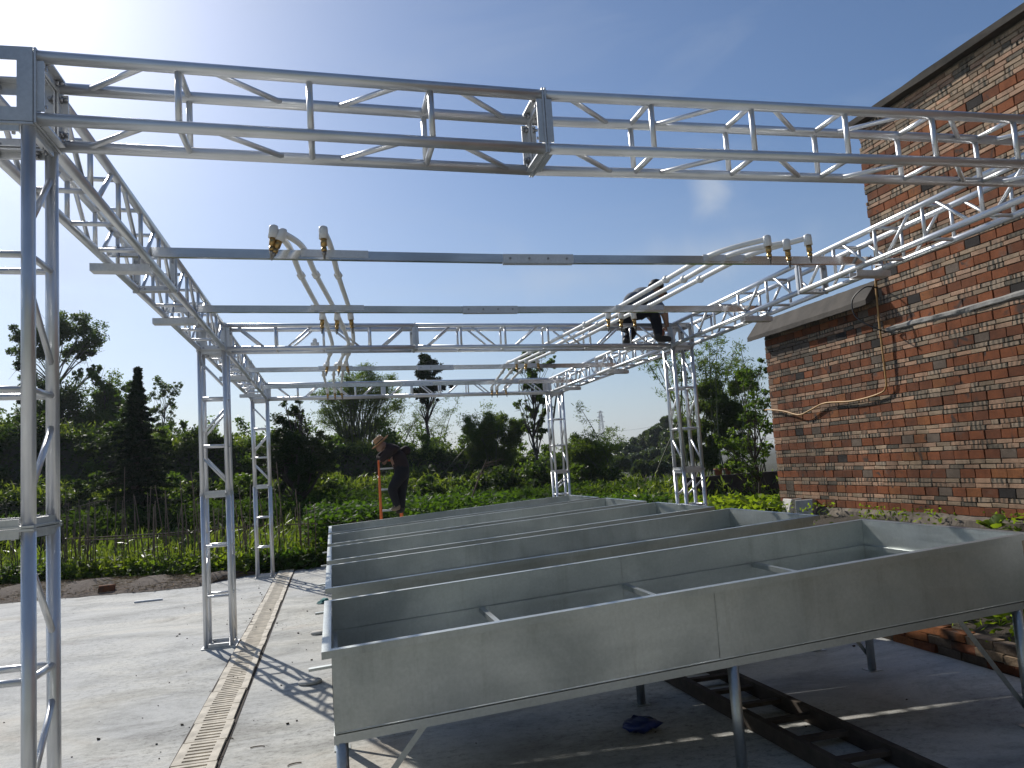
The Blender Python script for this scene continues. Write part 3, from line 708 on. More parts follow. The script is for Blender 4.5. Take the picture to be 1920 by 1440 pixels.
# an unfinished tee standing on the middle beam
for px, py, lab in ((590, 633, 'small white pipe tee standing on the middle beam left of the pipes'),):
    q = at(px, py, 8.72); q.z = ZB+TL*q.x+.05; r = thing('pipe_tee', lab, 'pipe fitting', q)
    mb = MB(); mb.tube([(-.045, 0, .03), (.045, 0, .03)], .028, 10); mb.obj('run', M['pvc'], r)
    mb = MB(); mb.tube([(0, 0, .03), (0, 0, .085), (0, 0, .086), (0, 0, .10)], [.026, .026, .020, .020], 10); mb.obj('branch', M['pvc'], r)

# ------------------------------------------------------------------ five sloping galvanised tanks
TX0, TY0, ZR, TLN, TW, TT = -.0782, 3.6788, .8899, 3.9917, 1.4602, .0493
TKLAB = ['nearest galvanised tank filling the lower right, with crossbars inside', 'second tank, just behind the nearest one', 'third tank, in the middle of the row of five', 'fourth tank, next to the farthest', 'farthest of the five tanks, by the field']
def sh(x, y, z): return (x, y, z+ZR+TT*x)     # z measured from the sloping rim
parts = []
def add(name, mb, mat, lab=None): parts.append((name, mb.mesh(name, mat), lab))
LPW = .044
mb = MB(); mb.box((0, 0, -.004), (TLN, LPW, 0), sh); mb.box((0, 0, -.034), (TLN, .004, -.0042), sh); add('rim', mb, M['galv'])
mb = MB(); mb.box((0, TW-LPW, -.004), (TLN, TW, 0), sh); mb.box((0, TW-.004, -.034), (TLN, TW, -.0042), sh); add('rim', mb, M['galv'])
mb = MB(); mb.box((0, LPW, -.0045), (LPW, TW-LPW, -.0005), sh); mb.box((.0005, LPW, -.034), (.004, TW-LPW, -.0047), sh); add('rim', mb, M['galv'])
mb = MB(); mb.box((TLN-LPW, LPW, -.0045), (TLN, TW-LPW, -.0005), sh); mb.box((TLN-.004, LPW, -.034), (TLN-.0005, TW-LPW, -.0047), sh); add('rim', mb, M['galv'])
DEP = .375; i0, i1, j0, j1 = LPW, TLN-LPW, LPW, TW-LPW; HS = 2.0
def sheet(x0, x1, y0, y1, z0, z1, axis):
    """a thin sheet with a slight wave so that reflections wander"""
    nn = 26; v = []; f = []; rr = random.Random(int(x0*100+y0*1000))
    a, b = rr.uniform(0, 6), rr.uniform(0, 6)
    mb = MB()
    for side in (0, 1):
        base = len(v)
        for i in range(nn+1):
            for k in range(7):
                t = i/nn; s = k/6; w = (.0030*math.sin(t*7+a)+.0018*math.sin(t*17+b)+.0012*math.sin(t*31+a*2))*math.sin(s*math.pi)
                if axis == 'y': v.append(sh(x0+(x1-x0)*t, (y0 if side == 0 else y1)+w, z0+(z1-z0)*s))
                else: v.append(sh((x0 if side == 0 else x1)+w, y0+(y1-y0)*t, z0+(z1-z0)*s))
        for i in range(nn):
            for k in range(6):
                q = (base+i*7+k, base+(i+1)*7+k, base+(i+1)*7+k+1, base+i*7+k+1); f.append(q if (side == 0) == (axis == 'y') else q[::-1])
    mb.add(v, f, True); return mb
add('side_sheet', sheet(i0, HS-.003, j0, j0+.003, -DEP, -.0046, 'y'), M['galv'])
add('side_sheet', sheet(HS-.02, i1, j0-.0038, j0-.0008, -DEP, -.0046, 'y'), M['galv'])
add('side_sheet', sheet(i0, HS-.0015, j1-.003, j1, -DEP, -.0046, 'y'), M['galv'])
add('side_sheet', sheet(HS+.0015, i1, j1-.0045, j1-.0015, -DEP, -.0046, 'y'), M['galv'])
add('end_sheet', sheet(i0, i0+.003, j0+.005, j1-.005, -DEP, -.0052, 'x'), M['galv'])
add('end_sheet', sheet(i1-.003, i1, j0+.005, j1-.005, -DEP, -.0052, 'x'), M['galv'])
mb = MB(); mb.box((i0, j0, -DEP-.006), (i1, j1, -DEP-.002), sh); add('floor_sheet', mb, M['galv'])
def angle(mb, p0, p1, s=.028, t=.003, fn=sh):
    (x0, y0, z0), (x1, y1, z1) = p0, p1
for nm, a, b in (('ledge', (i0+.004, j0+.006, -.186), (i1-.004, j0+.030, -.182)), ('ledge', (i0+.004, j1-.030, -.186), (i1-.004, j1-.006, -.182)), ('ledge', (i0+.004, j0+.031, -.1865), (i0+.028, j1-.031, -.1825)), ('ledge', (i1-.028, j0+.031, -.1865), (i1-.004, j1-.031, -.1825))):
    mb = MB(); mb.box(a, b, sh); c = list(a); d = list(b)
    if b[0]-a[0] > b[1]-a[1]:
        c[1], d[1] = (b[1]-.003, b[1]) if a[1] < .5 else (a[1], a[1]+.003)
    else: c[0], d[0] = (b[0]-.003, b[0]) if a[0] < .5 else (a[0], a[0]+.003)
    c[2], d[2] = a[2]-.026, a[2]-.0004
    mb.box(c, d, sh); add(nm, mb, M['galv'])
for u in (.98, 1.985, 2.985):
    mb = MB(); mb.box((u, j0+.031, -.1815), (u+.032, j1-.031, -.178), sh); mb.box((u, j0+.031, -.21), (u+.0035, j1-.031, -.1819), sh); add('crossbar', mb, M['galv'])
for y0, y1 in ((j0-.004, j0+.036), (j1-.036, j1+.004)):
    mb = MB(); xs_ = -.11 if y0 > 1 else i0-.004
    mb.box((xs_, y0, -DEP-(.050 if y0 < 1 else .026)), (i1+.004, y1, -DEP-.0095), sh); add('base_rail', mb, M['galv2'])
for u in (i0-.003, i1-.037):
    mb = MB(); mb.box((u, j0+.038, -DEP-.049), (u+.04, j1-.038, -DEP-.0095), sh); add('base_rail', mb, M['galv2'])
for u in (.075, 2.06, 3.88):
    for v_ in (j0+.022, j1-.022):
        zt = ZR+TT*u-DEP-.048; mb = MB(); mb.tube([(u, v_, 0), (u, v_, zt)], .029, 14); mb.box((u-.05, v_-.05, .0005), (u+.05, v_+.05, .006)); add('leg', mb, M['galv2'])
for v_ in (j0+.02, j1-.02):
    mb = MB(); mb.bar((.09, v_+.03, .06), (.46, v_+.03, ZR+TT*.46-DEP-.052), .028, .004, Vector((0, 1, 0))); add('brace', mb, M['galv2'])
    mb = MB(); mb.bar((3.88, v_+.03, .10), (3.50, v_+.03, ZR+TT*3.5-DEP-.052), .028, .004, Vector((0, 1, 0))); add('brace', mb, M['galv2'])
for k, off in enumerate((0, 1.988, 3.79, 5.60, 7.39)):
    root = thing('galvanised_tank', TKLAB[k], 'tank', (TX0, TY0+off, 0), 'five galvanised tanks in a row')
    for nm, me, lab in parts: obj(nm, me, root)

# ------------------------------------------------------------------ slotted drain
dr = thing('drain', 'strip of slotted cream drain covers across the concrete', 'drain', (-.87, 9.5, 0))
SLN, SWD = .40, .26
def slab():
    mb = MB(); w, l, h = SWD/2, SLN/2-.004, .018; j = random.Random(2)
    ys_ = [-.15+.06*k for k in range(6)]; hw = .014; xl, xr = -w+.055, w-.05
    mb.box((-w, -l, 0), (xl, l, h)); mb.box((xr, -l, 0), (w, l, h))
    e = [-l]+[v for y in ys_ for v in (y-hw, y+hw)]+[l]
    for a, b in zip(e[::2], e[1::2]): mb.box((xl, a, 0), (xr, b, h))
    return mb.mesh('drain_slab', M['drain'])
SL = slab(); dq = random.Random(6); y = 3.7; k = 0
while y < 15.0:
    o = obj('drain_slab', SL, dr, (dq.uniform(-.006, .006)-.018*0, y-9.5, .0055)); o.rotation_euler = (dq.uniform(-.008, .008), dq.uniform(-.008, .008), dq.uniform(-.015, .015)); y += SLN+.006
mb = MB(); mb.box((-.15, -5.9, .0008), (.15, 5.6, .005)); mb.obj('dirt', M['drain_dirt'], dr)

# ------------------------------------------------------------------ vegetation
def leaves(name, P, size, mat, parent=None, aspect=.45, up=.3, droop=0., loc=(0, 0, 0)):
    """one mesh of many small diamond leaves"""
    P = np.asarray(P, float); n = len(P); size = np.broadcast_to(np.asarray(size, float), (n,))
    a = rng.normal(size=(n, 3)); a[:, 2] = a[:, 2]*(1-up)-droop; a /= np.linalg.norm(a, axis=1)[:, None]
    q = rng.normal(size=(n, 3)); q[:, 2] += up*3
    b = np.cross(a, q); b /= np.linalg.norm(b, axis=1)[:, None]+1e-9
    nrm = np.cross(a, b)
    s = size[:, None]*rng.uniform(.7, 1.25, (n, 1))
    V = np.empty((n, 4, 3)); V[:, 0] = P-a*s*.5; V[:, 1] = P+b*s*aspect*.5-a*s*.08+nrm*s*.06; V[:, 2] = P+a*s*.5; V[:, 3] = P-b*s*aspect*.5-a*s*.08+nrm*s*.06
    V -= np.asarray(loc, float)
    me = bpy.data.meshes.new(name); me.vertices.add(n*4); me.vertices.foreach_set('co', V.reshape(-1))
    me.loops.add(n*4); me.loops.foreach_set('vertex_index', np.arange(n*4, dtype=np.int32))
    me.polygons.add(n); me.polygons.foreach_set('loop_start', np.arange(0, n*4, 4, dtype=np.int32))
    me.materials.append(mat); me.update(calc_edges=True)
    return obj(name, me, parent)
def ball(c, r, n, squash=1., shell=.5):
    d = rng.normal(size=(n, 3)); d /= np.linalg.norm(d, axis=1)[:, None]
    rad = r*(shell+(1-shell)*rng.random((n, 1)))**.6; d = d*rad*rng.uniform(.75, 1.1, (n, 1)); d[:, 2] *= squash
    return d+np.asarray(c)
def tree(name, label, Y, base, clumps, mat, dens=60, leaf=.16, trunk=.12, bark='bark', group=None, depth=1., aspect=.5, lean=None, squash=.85, shell=.35, limbs=True):
    """clumps: (px, py, radius px) seen in the photograph, spread in depth round the plane y = Y"""
    bp = at(*base, Y); bp.z = hgt(bp.x, bp.y)-.1; root = thing(name, label, 'tree', bp, group)
    mpx = Y/FPX*1.02; C = []
    for cx, cy_, r in clumps:
        p = at(cx, cy_, Y); rr = r*mpx; p.y += rng.uniform(-1, 1)*depth*rr*1.1; C.append((p, rr*1.5))
    for p, r in list(C):
        for _ in range(2):
            d = Vector(rng.normal(size=3)).normalized(); C.append((p+Vector((d.x, d.y*depth, d.z*.7))*r*rng.uniform(.7, 1.15), r*rng.uniform(.4, .65)))
    top = max(c[0].z for c in C); mid = sum((c[0] for c in C), Vector())/len(C)
    pts = []
    for p, r in C:
        nsub = max(3, int(r*r*14))
        n = max(50, int(dens*1.9*(r/.3)**2))
        for s_ in range(nsub):
            d = rng.normal(size=3); d /= np.linalg.norm(d); q = np.array(p)+d*r*rng.uniform(.1, 1.0)*np.array([1, 1, squash])
            pts.append(ball(q, r*rng.uniform(.32, .55), max(10, n//nsub), squash, shell*.4))
    P = np.concatenate(pts); leaves('crown', P, leaf*.78, mat, root, aspect, .25, loc=bp)
    mb = MB(); tp = Vector((mid.x, mid.y, top-.15*(top-bp.z))); ax = [bp-bp]
    K = 7; w = [Vector((rng.normal()*.06, rng.normal()*.06, 0)) for _ in range(K+1)]
    axis = [bp+(tp-bp)*(i/K)+w[i]*(i > 0)*(top-bp.z)*.25 for i in range(K+1)]
    mb.tube([q-bp for q in axis], [trunk*(1-.85*i/K) for i in range(K+1)], 8)
    if limbs:
        for p, r in C:
            j = max(1, min(K-1, int(K*min(.9, max(.15, (p.z-bp.z)*.72/(tp.z-bp.z)))))); a = axis[j]; t = trunk*(1-.85*j/K)*.6
            m_ = a*.45+p*.55+Vector((rng.normal()*.1, rng.normal()*.1, .1*r)); mb.tube([a-bp, m_-bp, p-bp], [t, t*.65, t*.25], 5)
            for _ in range(3):
                e = p+Vector(rng.normal(size=3)*r*.6); mb.tube([m_*.3+p*.7-bp, e-bp], [t*.35, t*.1], 4)
    mb.obj('trunk', M[bark], root); return root
TG = 'trees beyond the field'
tree('feathery_tree', 'tall feathery pale-trunked tree at the far left behind the near column', 40, (122, 842),
     [(112, 618, 26), (150, 606, 20), (165, 645, 20), (72, 638, 22), (45, 662, 17), (132, 655, 20), (95, 660, 22), (35, 690, 9), (60, 705, 14), (175, 690, 9), (150, 700, 8), (100, 715, 14), (128, 745, 28), (100, 780, 30), (60, 770, 16), (150, 790, 24), (40, 800, 18)],
     L['pale'], 95, .17, .13, 'bark_pale', TG, .8)
tree('round_tree', 'round bushy tree between the feathery tree and the fir', 39, (196, 835), [(180, 735, 20), (205, 730, 20), (222, 755, 20), (190, 765, 24), (170, 790, 22), (215, 790, 22), (150, 812, 18)], L['mid'], 105, .17, .13, 'bark', TG)
tree('sparse_tree', 'thin sparse tree just right of the dark fir', 41, (300, 830), [(305, 722, 14), (322, 730, 10), (292, 742, 12), (318, 755, 10), (300, 775, 12), (320, 795, 10), (285, 800, 14), (335, 812, 8)], L['pale'], 55, .16, .06, 'bark_pale', TG, shell=.1)
# fir: drooping whorls round one stem
def fir(Y, base, toppx, halfw, label):
    bp = at(*base, Y); bp.z = hgt(bp.x, bp.y)-.1; tp = at(*toppx, Y); root = thing('fir_tree', label, 'tree', bp, TG); H = tp.z-bp.z; Rm = halfw*Y/FPX
    mb = MB(); mb.tube([(0, 0, 0), tp-bp], [.16, .02], 8); pts = []
    for i in range(30):
        t = .05+.94*i/29; r = Rm*((1-t)**1.05*.97+.01)*(.72+.5*rng.random())*(1 if t > .2 else .8+t)
        for k in range(9):
            a = k*.698+rng.uniform(-.3, .3); rr_ = r*rng.choice([rng.uniform(.5, .95), rng.uniform(.9, 1.35)]); c = (tp-bp)*t; e = c+Vector((math.cos(a)*rr_, math.sin(a)*rr_, .05*rr_-.12)); mb.tube([c, c*.5+e*.5+Vector((0, 0, .10*rr_)), e], [.022, .014, .004], 4)
            for s in np.linspace(.1, 1.0, 9):
                q = c+(e-c)*s+Vector((0, 0, .10*rr_*4*s*(1-s)*.5)); pts.append(np.array(q)+rng.normal(size=(16, 3))*np.array([.085, .085, .04])*(1.15-.6*s)*(1.1-.75*t))
    leaves('needles', np.concatenate(pts)+np.array(bp), .14, L['conifer'], root, .28, .2, .15, loc=bp); mb.obj('trunk', M['bark'], root)
fir(22.6, (250, 938), (258, 688), 98, 'dark fir tree rising above the bank on the left')
tree('dense_tree', 'dark dense tree with a knob top behind the far left column', 22.4, (552, 925), [(552, 766, 13), (560, 775, 11), (540, 800, 20), (565, 812, 26), (530, 830, 22), (590, 838, 20), (548, 850, 30), (515, 860, 18), (600, 868, 20), (570, 880, 24), (525, 885, 20), (550, 830, 26), (575, 860, 26), (535, 870, 26), (590, 890, 18), (555, 905, 22)], L['dark'], 190, .10, .12, 'bark', TG)
tree('topped_tree', 'slim tree with a dense dark lopped crown on a bare trunk', 32, (797, 852), [(800, 672, 14), (805, 690, 18), (790, 705, 18), (812, 712, 18), (800, 730, 16), (785, 735, 12), (820, 728, 10), (795, 748, 8), (816, 750, 4)], L['conifer'], 190, .12, .09, 'bark', TG, .9, shell=.2)
tree('forked_tree', 'tall tree with two bare lower trunks left of the far right column', 27.5, (1004, 884), [(985, 672, 14), (1010, 668, 16), (1030, 680, 10), (970, 690, 12), (1000, 700, 18), (985, 725, 12), (1015, 725, 16), (1010, 750, 14), (975, 760, 8), (1000, 775, 14), (1020, 780, 12), (990, 800, 10), (1010, 808, 12), (1025, 760, 8)], L['mid'], 95, .15, .075, 'bark', TG, .8)
bp = at(1012, 884, 27.6); bp.z = hgt(bp.x, bp.y)-.1
mb = MB(); q2 = at(1042, 750, 27.6); mb.tube([(0, 0, 0), (q2-bp)*.5+Vector((.05, 0, 0)), q2-bp, (q2-bp)*1.3], [.07, .05, .035, .01], 7)
tag(mb.obj('leaning_trunk', M['bark'], None, bp), 'bare trunk leaning right beside the tall forked tree', 'tree')
tree('wall_tree', 'leafy light green tree against the corner of the brick house', 14.6, (1424, 935), [(1405, 700, 22), (1425, 740, 24), (1400, 790, 22), (1415, 820, 26), (1380, 830, 22), (1425, 860, 22), (1395, 870, 22), (1360, 828, 14), (1410, 900, 16), (1425, 690, 18), (1370, 870, 14), (1410, 760, 20), (1430, 800, 20), (1385, 850, 18)], L['mid'], 50, .10, .035, 'bark', None, 1.0, .6)

def bamboo(name, label, Y, base, tips, mat, nleaf, wob=.25, culm=.022, leaf=.2, spread=.5, start=.35, group='bamboo clumps', cloud=None, droop=.25):
    bp = at(*base, Y); bp.z = hgt(bp.x, bp.y)-.1; root = thing(name, label, 'bamboo', bp, group); mb = MB(); pts = []
    for tx, ty in tips:
        e = at(tx, ty, Y+rng.uniform(-1.2, 1.2)); s = bp+Vector((rng.normal()*spread*.5, rng.normal()*spread*.5, 0))
        s.x += (e.x-bp.x)*.16; d = e-s; m1 = s+d*.5+Vector((-d.x*.14, 0, abs(d.x)*.12)); m2 = s+d*.82+Vector((-d.x*.05, 0, abs(d.x)*.10))
        C = curve_pts([s, m1, m2, e], 5); n = len(C); mb.tube([c-bp for c in C], [culm*(1-.8*i/(n-1)) for i in range(n)], 5)
        for k in range(nleaf//12):
            t = start+(1-start)*rng.random()**.8; c = C[min(n-1, int(t*(n-1)))]; a = rng.uniform(0, 6.283); ln = rng.uniform(.2, .75)*(1.15-.6*t)
            tw = c+Vector((math.cos(a)*ln, math.sin(a)*ln, rng.uniform(-.15, .25)*ln)); mb.tube([c-bp, tw-bp], [.006, .003], 3, False)
            for s_ in range(12): pts.append(np.array(c+(tw-c)*rng.uniform(.3, 1.05))+rng.normal(size=3)*.07)
    P = np.array(pts)
    if cloud:
        mpx = Y/FPX; ex = []
        for cx, cy_, r, n in cloud:
            p = at(cx, cy_, Y); ns = 9
            for _ in range(ns):
                d = rng.normal(size=3); d /= np.linalg.norm(d); ex.append(ball(np.array(p)+d*r*mpx*.85*rng.uniform(.3, 1.15), r*mpx*.42, int(n*1.9)//ns, .9, .1))
        P = np.concatenate([P]+ex)
    leaves('foliage', P, leaf*.8, mat, root, .2, .0, droop, loc=bp); mb.obj('culms', M['culm'], root)
tips = [(590+i*3.6+rng.normal()*5, 690+abs(i-24)*2.6+rng.normal()*18) for i in range(48)]+[(632, 745), (602, 790), (735, 790), (710, 740), (690, 715), (655, 720), (750, 760)]
bamboo('bamboo_clump', 'fan of arching bamboo stems behind the far beam left of the bent worker', 34, (668, 852), tips, L['bamboo'], 330, leaf=.17, start=.38, culm=.034, cloud=[(668, 825, 34, 1500), (640, 815, 24, 600), (705, 800, 30, 900), (720, 825, 24, 700)])
tips = [(755+i*9+rng.normal()*5, 775+rng.normal()*20) for i in range(12)]+[(768, 752), (845, 770), (830, 800)]
bamboo('bamboo_clump', 'thin wispy bamboo either side of the lopped tree', 35, (800, 852), tips, L['bamboo'], 200, leaf=.16, spread=2.2, start=.2)
tips = [(868+i*9+rng.normal()*6, 772+abs(i-6)*4+rng.normal()*12) for i in range(14)]
bamboo('bamboo_clump', 'rounded dense bamboo bush between the lopped and forked trees', 29, (925, 878), tips, L['bamboo'], 200, leaf=.17, spread=1.6, start=.25, cloud=[(925, 800, 38, 3200), (895, 820, 34, 2600), (955, 820, 34, 2600), (920, 850, 44, 3600), (970, 795, 22, 900), (880, 800, 20, 800)])
tips = [(1065+i*8+rng.normal()*6, 815+abs(i-6)*3+rng.normal()*12) for i in range(13)]+[(1083, 757), (1155, 815), (1150, 806)]
bamboo('bamboo_clump', 'low arching bamboo bush right of the far right column', 25, (1098, 892), tips, L['bamboo'], 220, leaf=.17, spread=1.4, start=.2, cloud=[(1095, 840, 34, 2600), (1070, 855, 28, 1800), (1125, 850, 26, 1600), (1100, 870, 36, 2400)])
tips = [(1212, 640), (1228, 655), (1245, 640), (1205, 670)]+[(1270+i*9+rng.normal()*8, 655+abs(i-7)*4+rng.normal()*20) for i in range(17)]+[(1330, 640), (1360, 632), (1385, 640)]
bamboo('bamboo_clump', 'big dark bamboo thicket behind the right column and beside the brick house', 24, (1345, 905), tips, L['bamboo'], 260, leaf=.2, spread=2.4, start=.3, culm=.03, cloud=[(1340, 760, 46, 5200), (1375, 780, 50, 5200), (1320, 810, 40, 4200), (1370, 840, 50, 4600), (1325, 860, 36, 3000), (1395, 720, 34, 2600), (1300, 850, 26, 1500)])
# far wood on the right
pts = []
for cx, cy_, r, Yd in ((1175, 850, 26, 70), (1205, 835, 26, 75), (1235, 820, 26, 70), (1262, 825, 28, 66), (1190, 868, 22, 60), (1225, 862, 28, 62), (1255, 860, 28, 58), (1240, 805, 14, 72), (1150, 866, 16, 70), (1215, 815, 10, 74), (1290, 830, 34, 60), (1165, 872, 18, 45), (1200, 880, 20, 40), (1235, 880, 22, 40), (1262, 872, 24, 42), (1145, 880, 14, 48), (1280, 800, 24, 66), (1250, 790, 12, 72), (1040, 872, 10, 85), (1020, 868, 9, 85)):
    p = np.array(at(cx, cy_, Yd)); rr = r*Yd/FPX
    for _ in range(26):
        d = rng.normal(size=3); d /= np.linalg.norm(d); pts.append(ball(p+d*rr*.72*np.array([1, 1.3, .8]), rr*.42, 330, .85, .2))
tag(leaves('far_wood', np.concatenate(pts), .27, L['far'], None, .6, .2), 'distant wood seen between the two right columns', 'wood', kind='stuff')
# far low trees along the plateau horizon
def scatter(n, x0, x1, y0, y1): return np.stack([rng.uniform(x0, x1, n), rng.uniform(y0, y1, n)], 1)
pts = []
for x, y in scatter(190, -26, 13, 31, 50):
    r = rng.uniform(.3, 1.0)*(1 if y > 35 else .6); z = hgt(x, y)+r*rng.uniform(.4, 1.1)
    for _ in range(5): pts.append(ball(np.array((x, y, z))+rng.normal(size=3)*r*.5, r*rng.uniform(.3, .6), 60, rng.uniform(.8, 1.3), .1))
tag(leaves('brushwood', np.concatenate(pts), .2, L['mid'], None, .5, .2), 'scrubby brushwood along the top of the terraced bank', 'brushwood', kind='stuff')
# climbing growth over the two banks
def cover(n, f): return np.array([f() for _ in range(n)])
def bank_pt(lo, hi):
    x = rng.uniform(-26, 12); y = rng.uniform(lo, hi); return (x, y, hgt(x, y)+abs(rng.normal())*.16)
P = np.array([bank_pt(27.6, 32.5) for _ in range(52000)]); P2 = np.array([bank_pt(22.6, 26.6) for _ in range(42000)])
P3 = []
P4 = []
for k in range(420):
    x = rng.uniform(-26, 10); y = rng.choice([rng.uniform(23, 25.4), rng.uniform(28, 31.2)]); r = rng.uniform(.25, .95)*rng.choice([.6, 1]); c_ = np.array((x, y, hgt(x, y)+r*.45))
    for _ in range(4): (P4 if k % 3 == 0 else P3).append(ball(c_+rng.normal(size=3)*r*.45, r*rng.uniform(.35, .6), int(95*r/.5), rng.uniform(.8, 1.2), .1))
tag(leaves('bank_shrubs', np.concatenate(P4), .15, L['mid'], None, .55, .2), 'mid-green shrubs growing out of the terraced bank', 'shrubs', kind='stuff')
tag(leaves('bank_growth', np.concatenate([P, P2]+P3), .15, L['hedge'], None, .7, .35), 'dark creepers covering the terraced bank', 'creeper', kind='stuff')
P = []
for k in range(2600):
    x = rng.uniform(-26, 11); t = rng.random(); y = (rng.uniform(30.0, 33.5) if t < .55 else rng.uniform(24.8, 27.5)); h = rng.uniform(.2, .75)
    for s in range(14): P.append((x+rng.normal()*.12, y+rng.normal()*.12, hgt(x, y)+h*rng.random()))
tag(leaves('terrace_grass', np.array(P), .22, L['grass'], None, .2, -.4), 'sunlit grass along the terrace tops', 'grass', kind='stuff')
# crop field: tall leafy rows behind, glossy rows, low bright growth in front
P = []; G = []; Y_ = []
for k in range(2300):
    x = rng.uniform(-15, 9); y = rng.uniform(20.3 if x < -.3 else 18.0, 23.4); h = rng.uniform(.7, 1.3)*(1 if x < 2 else .8)
    a = 26
    for s in range(a):
        t = rng.random(); P.append((x+rng.normal()*.2, y+rng.normal()*.2, h*t**.7))
tag(leaves('tall_crop', np.array(P), .2, L['crop'], None, .3, .1, .25), 'tall dark leafy crop filling the middle of the field', 'crop', kind='stuff')
P = []
for k in range(1250):
    x = rng.uniform(-.4, 7.2); y = rng.uniform(15.5, 18.2); h = rng.uniform(.75, 1.12)*(1-.25*(x > 3.8))
    for s in range(30):
        t = rng.random()**.6; P.append((x+rng.normal()*.17, y+rng.normal()*.17, h*t))
tag(leaves('glossy_crop', np.array(P), .115, L['glossy'], None, .6, .55), 'glossy leafy crop rows just behind the tanks', 'crop', kind='stuff')
P = []; Q = []
for k in range(5200):
    x = rng.uniform(-14, .3); y0 = lerp(x, [p[0] for p in mo]+[.3], [p[1] for p in mo]+[15.2]); y = y0+rng.uniform(0, 1)**1.3*4.6; h = rng.uniform(.12, .42)
    band = math.sin(x*1.3+y*.8)
    for s in range(24):
        (P if band > -.62 else Q).append((x+rng.normal()*.14, y+rng.normal()*.14, h*rng.random()))
tag(leaves('low_greens', np.array(P), .115, L['bright'], None, .6, .6), 'low bright green vegetables among the stakes', 'vegetables', kind='stuff')
tag(leaves('dark_weeds', np.array(Q), .13, L['glossy'], None, .6, .5), 'dark leafy weeds between the bright vegetables', 'weeds', kind='stuff')
P = []
for k in range(900):
    x = rng.uniform(6.2, 12.5); y = rng.uniform(16.4, 23.5); h = rng.uniform(.25, .75)
    for s in range(16): P.append((x+rng.normal()*.1, y+rng.normal()*.1, hgt(x, y)+h*rng.random()))
tag(leaves('meadow_grass', np.array(P), .22, L['grass'], None, .2, -.4), 'yellow-green grass between the right columns', 'grass', kind='stuff')
P = []
for k in range(9000):
    x = rng.uniform(-14, -1.5); y0 = lerp(x, [p[0] for p in edge], [p[1] for p in edge]); y1 = lerp(x, [p[0] for p in mo], [p[1] for p in mo]); t = rng.beta(1.4, 1.4)
    P.append((x, y0-.15+(y1-y0+.2)*t, .03+.06*math.sin(math.pi*t)+.02*rng.random()))
tag(leaves('straw', np.array(P), .13, L['dry'], None, .10, .93), 'loose dry straw strewn on the mulch path', 'straw', kind='stuff')
P = []
for k in range(2600):
    x = rng.uniform(-14, .2); y0 = lerp(x, [p[0] for p in mo]+[.3], [p[1] for p in mo]+[15.2]); y = y0+rng.uniform(0, 1)**1.2*6; h = rng.uniform(.25, .85)*(.6+.4*min(1, (y-y0)/2))
    for s in range(6): P.append((x+rng.normal()*.07, y+rng.normal()*.07, h*rng.uniform(.3, .95)))
tag(leaves('tall_grass', np.array(P), .32, L['grass'], None, .11, -1.2), 'thin yellow-green grass blades standing among the stakes', 'grass', kind='stuff')
# leafy vegetables in the bed by the house corner and in the near bed
P = []
for k in range(190):
    x = rng.uniform(6.8, 9.6); y = rng.uniform(13.4, 15.6) if x > 8.1 else rng.uniform(12.6, 15.4); h = rng.uniform(.15, .32)
    z0 = lerp(x, [4.6, 5, 8.2], [.14, .22, .46]) if y < 15.2 and x < 8.2 else .3
    for s in range(26): P.append((x+rng.normal()*.15, y+rng.normal()*.15, z0+h*rng.random()**.6))
tag(leaves('leafy_bed', np.array(P), .19, L['bright'], None, .45, .45, .15), 'bright leafy vegetables at the foot of the house corner', 'vegetables', kind='stuff')
P = []
for k in range(330):
    x = 4.75+abs(rng.normal())*.9; y = rng.uniform(2.2, 12); x = min(x, 8.0); h = rng.uniform(.06, .2)
    for s in range(22): P.append((x+rng.normal()*.11, y+rng.normal()*.11, lerp(x, [4.6, 5, 8.2], [.14, .22, .46])+h*rng.random()))
for k in range(26):
    x = rng.uniform(7.85, 8.1); y = rng.uniform(5, 12.5)
    for s in range(20): P.append((x+rng.normal()*.07, y+rng.normal()*.09, .47+.22*rng.random()))
tag(leaves('bed_weeds', np.array(P), .075, L['bright'], None, .45, .4), 'weeds on the raised bed beside the brick edging', 'weeds', kind='stuff')
# big-leaved plants behind the brick edging
def big_leaf(name, label, p, n, ln, seed):
    q = random.Random(seed); root = thing(name, label, 'plant', p)
    for k in range(n):
        a = q.uniform(0, 6.283); el = q.uniform(.5, 1.2); L_ = ln*q.uniform(.7, 1.1); d = Vector((math.cos(a)*math.cos(el), math.sin(a)*math.cos(el), math.sin(el))); s = Vector((-math.sin(a), math.cos(a), 0)); nn = s.cross(d)
        v = []; f = []
        for i in range(6):
            t = i/5; w = L_*.27*math.sin(math.pi*min(1, t*.93+.07))**.8; c = d*(L_*(.35+t*.65))+Vector((0, 0, -.25*L_*t*t))
            v += [c-s*w+nn*w*.25, c, c+s*w+nn*w*.25]
        for i in range(5): f += [(i*3, i*3+1, i*3+4, i*3+3), (i*3+1, i*3+2, i*3+5, i*3+4)]
        obj('leaf', mesh_pd('leaf', v, f, L['bright'], True), root)
        mb = MB(); mb.tube([(0, 0, 0), d*(L_*.35)], .004, 4); mb.obj('stalk', L['bright'], root)
for k, (x, y, lab) in enumerate(((4.86, 4.55, 'broad-leaved plant just behind the brick edging at the right margin'), (4.95, 5.05, 'broad-leaved plant behind the edging, left of its neighbour'), (4.80, 3.95, 'broad-leaved plant nearest the camera behind the edging'))):
    big_leaf('broad_leaf_plant', lab, (x, y, .19), 9, .26, k+3)
big_leaf('broad_leaf_plant', 'bright plant at the foot of the brick wall by the right margin', (7.85, 7.9, .45), 10, .3, 11)
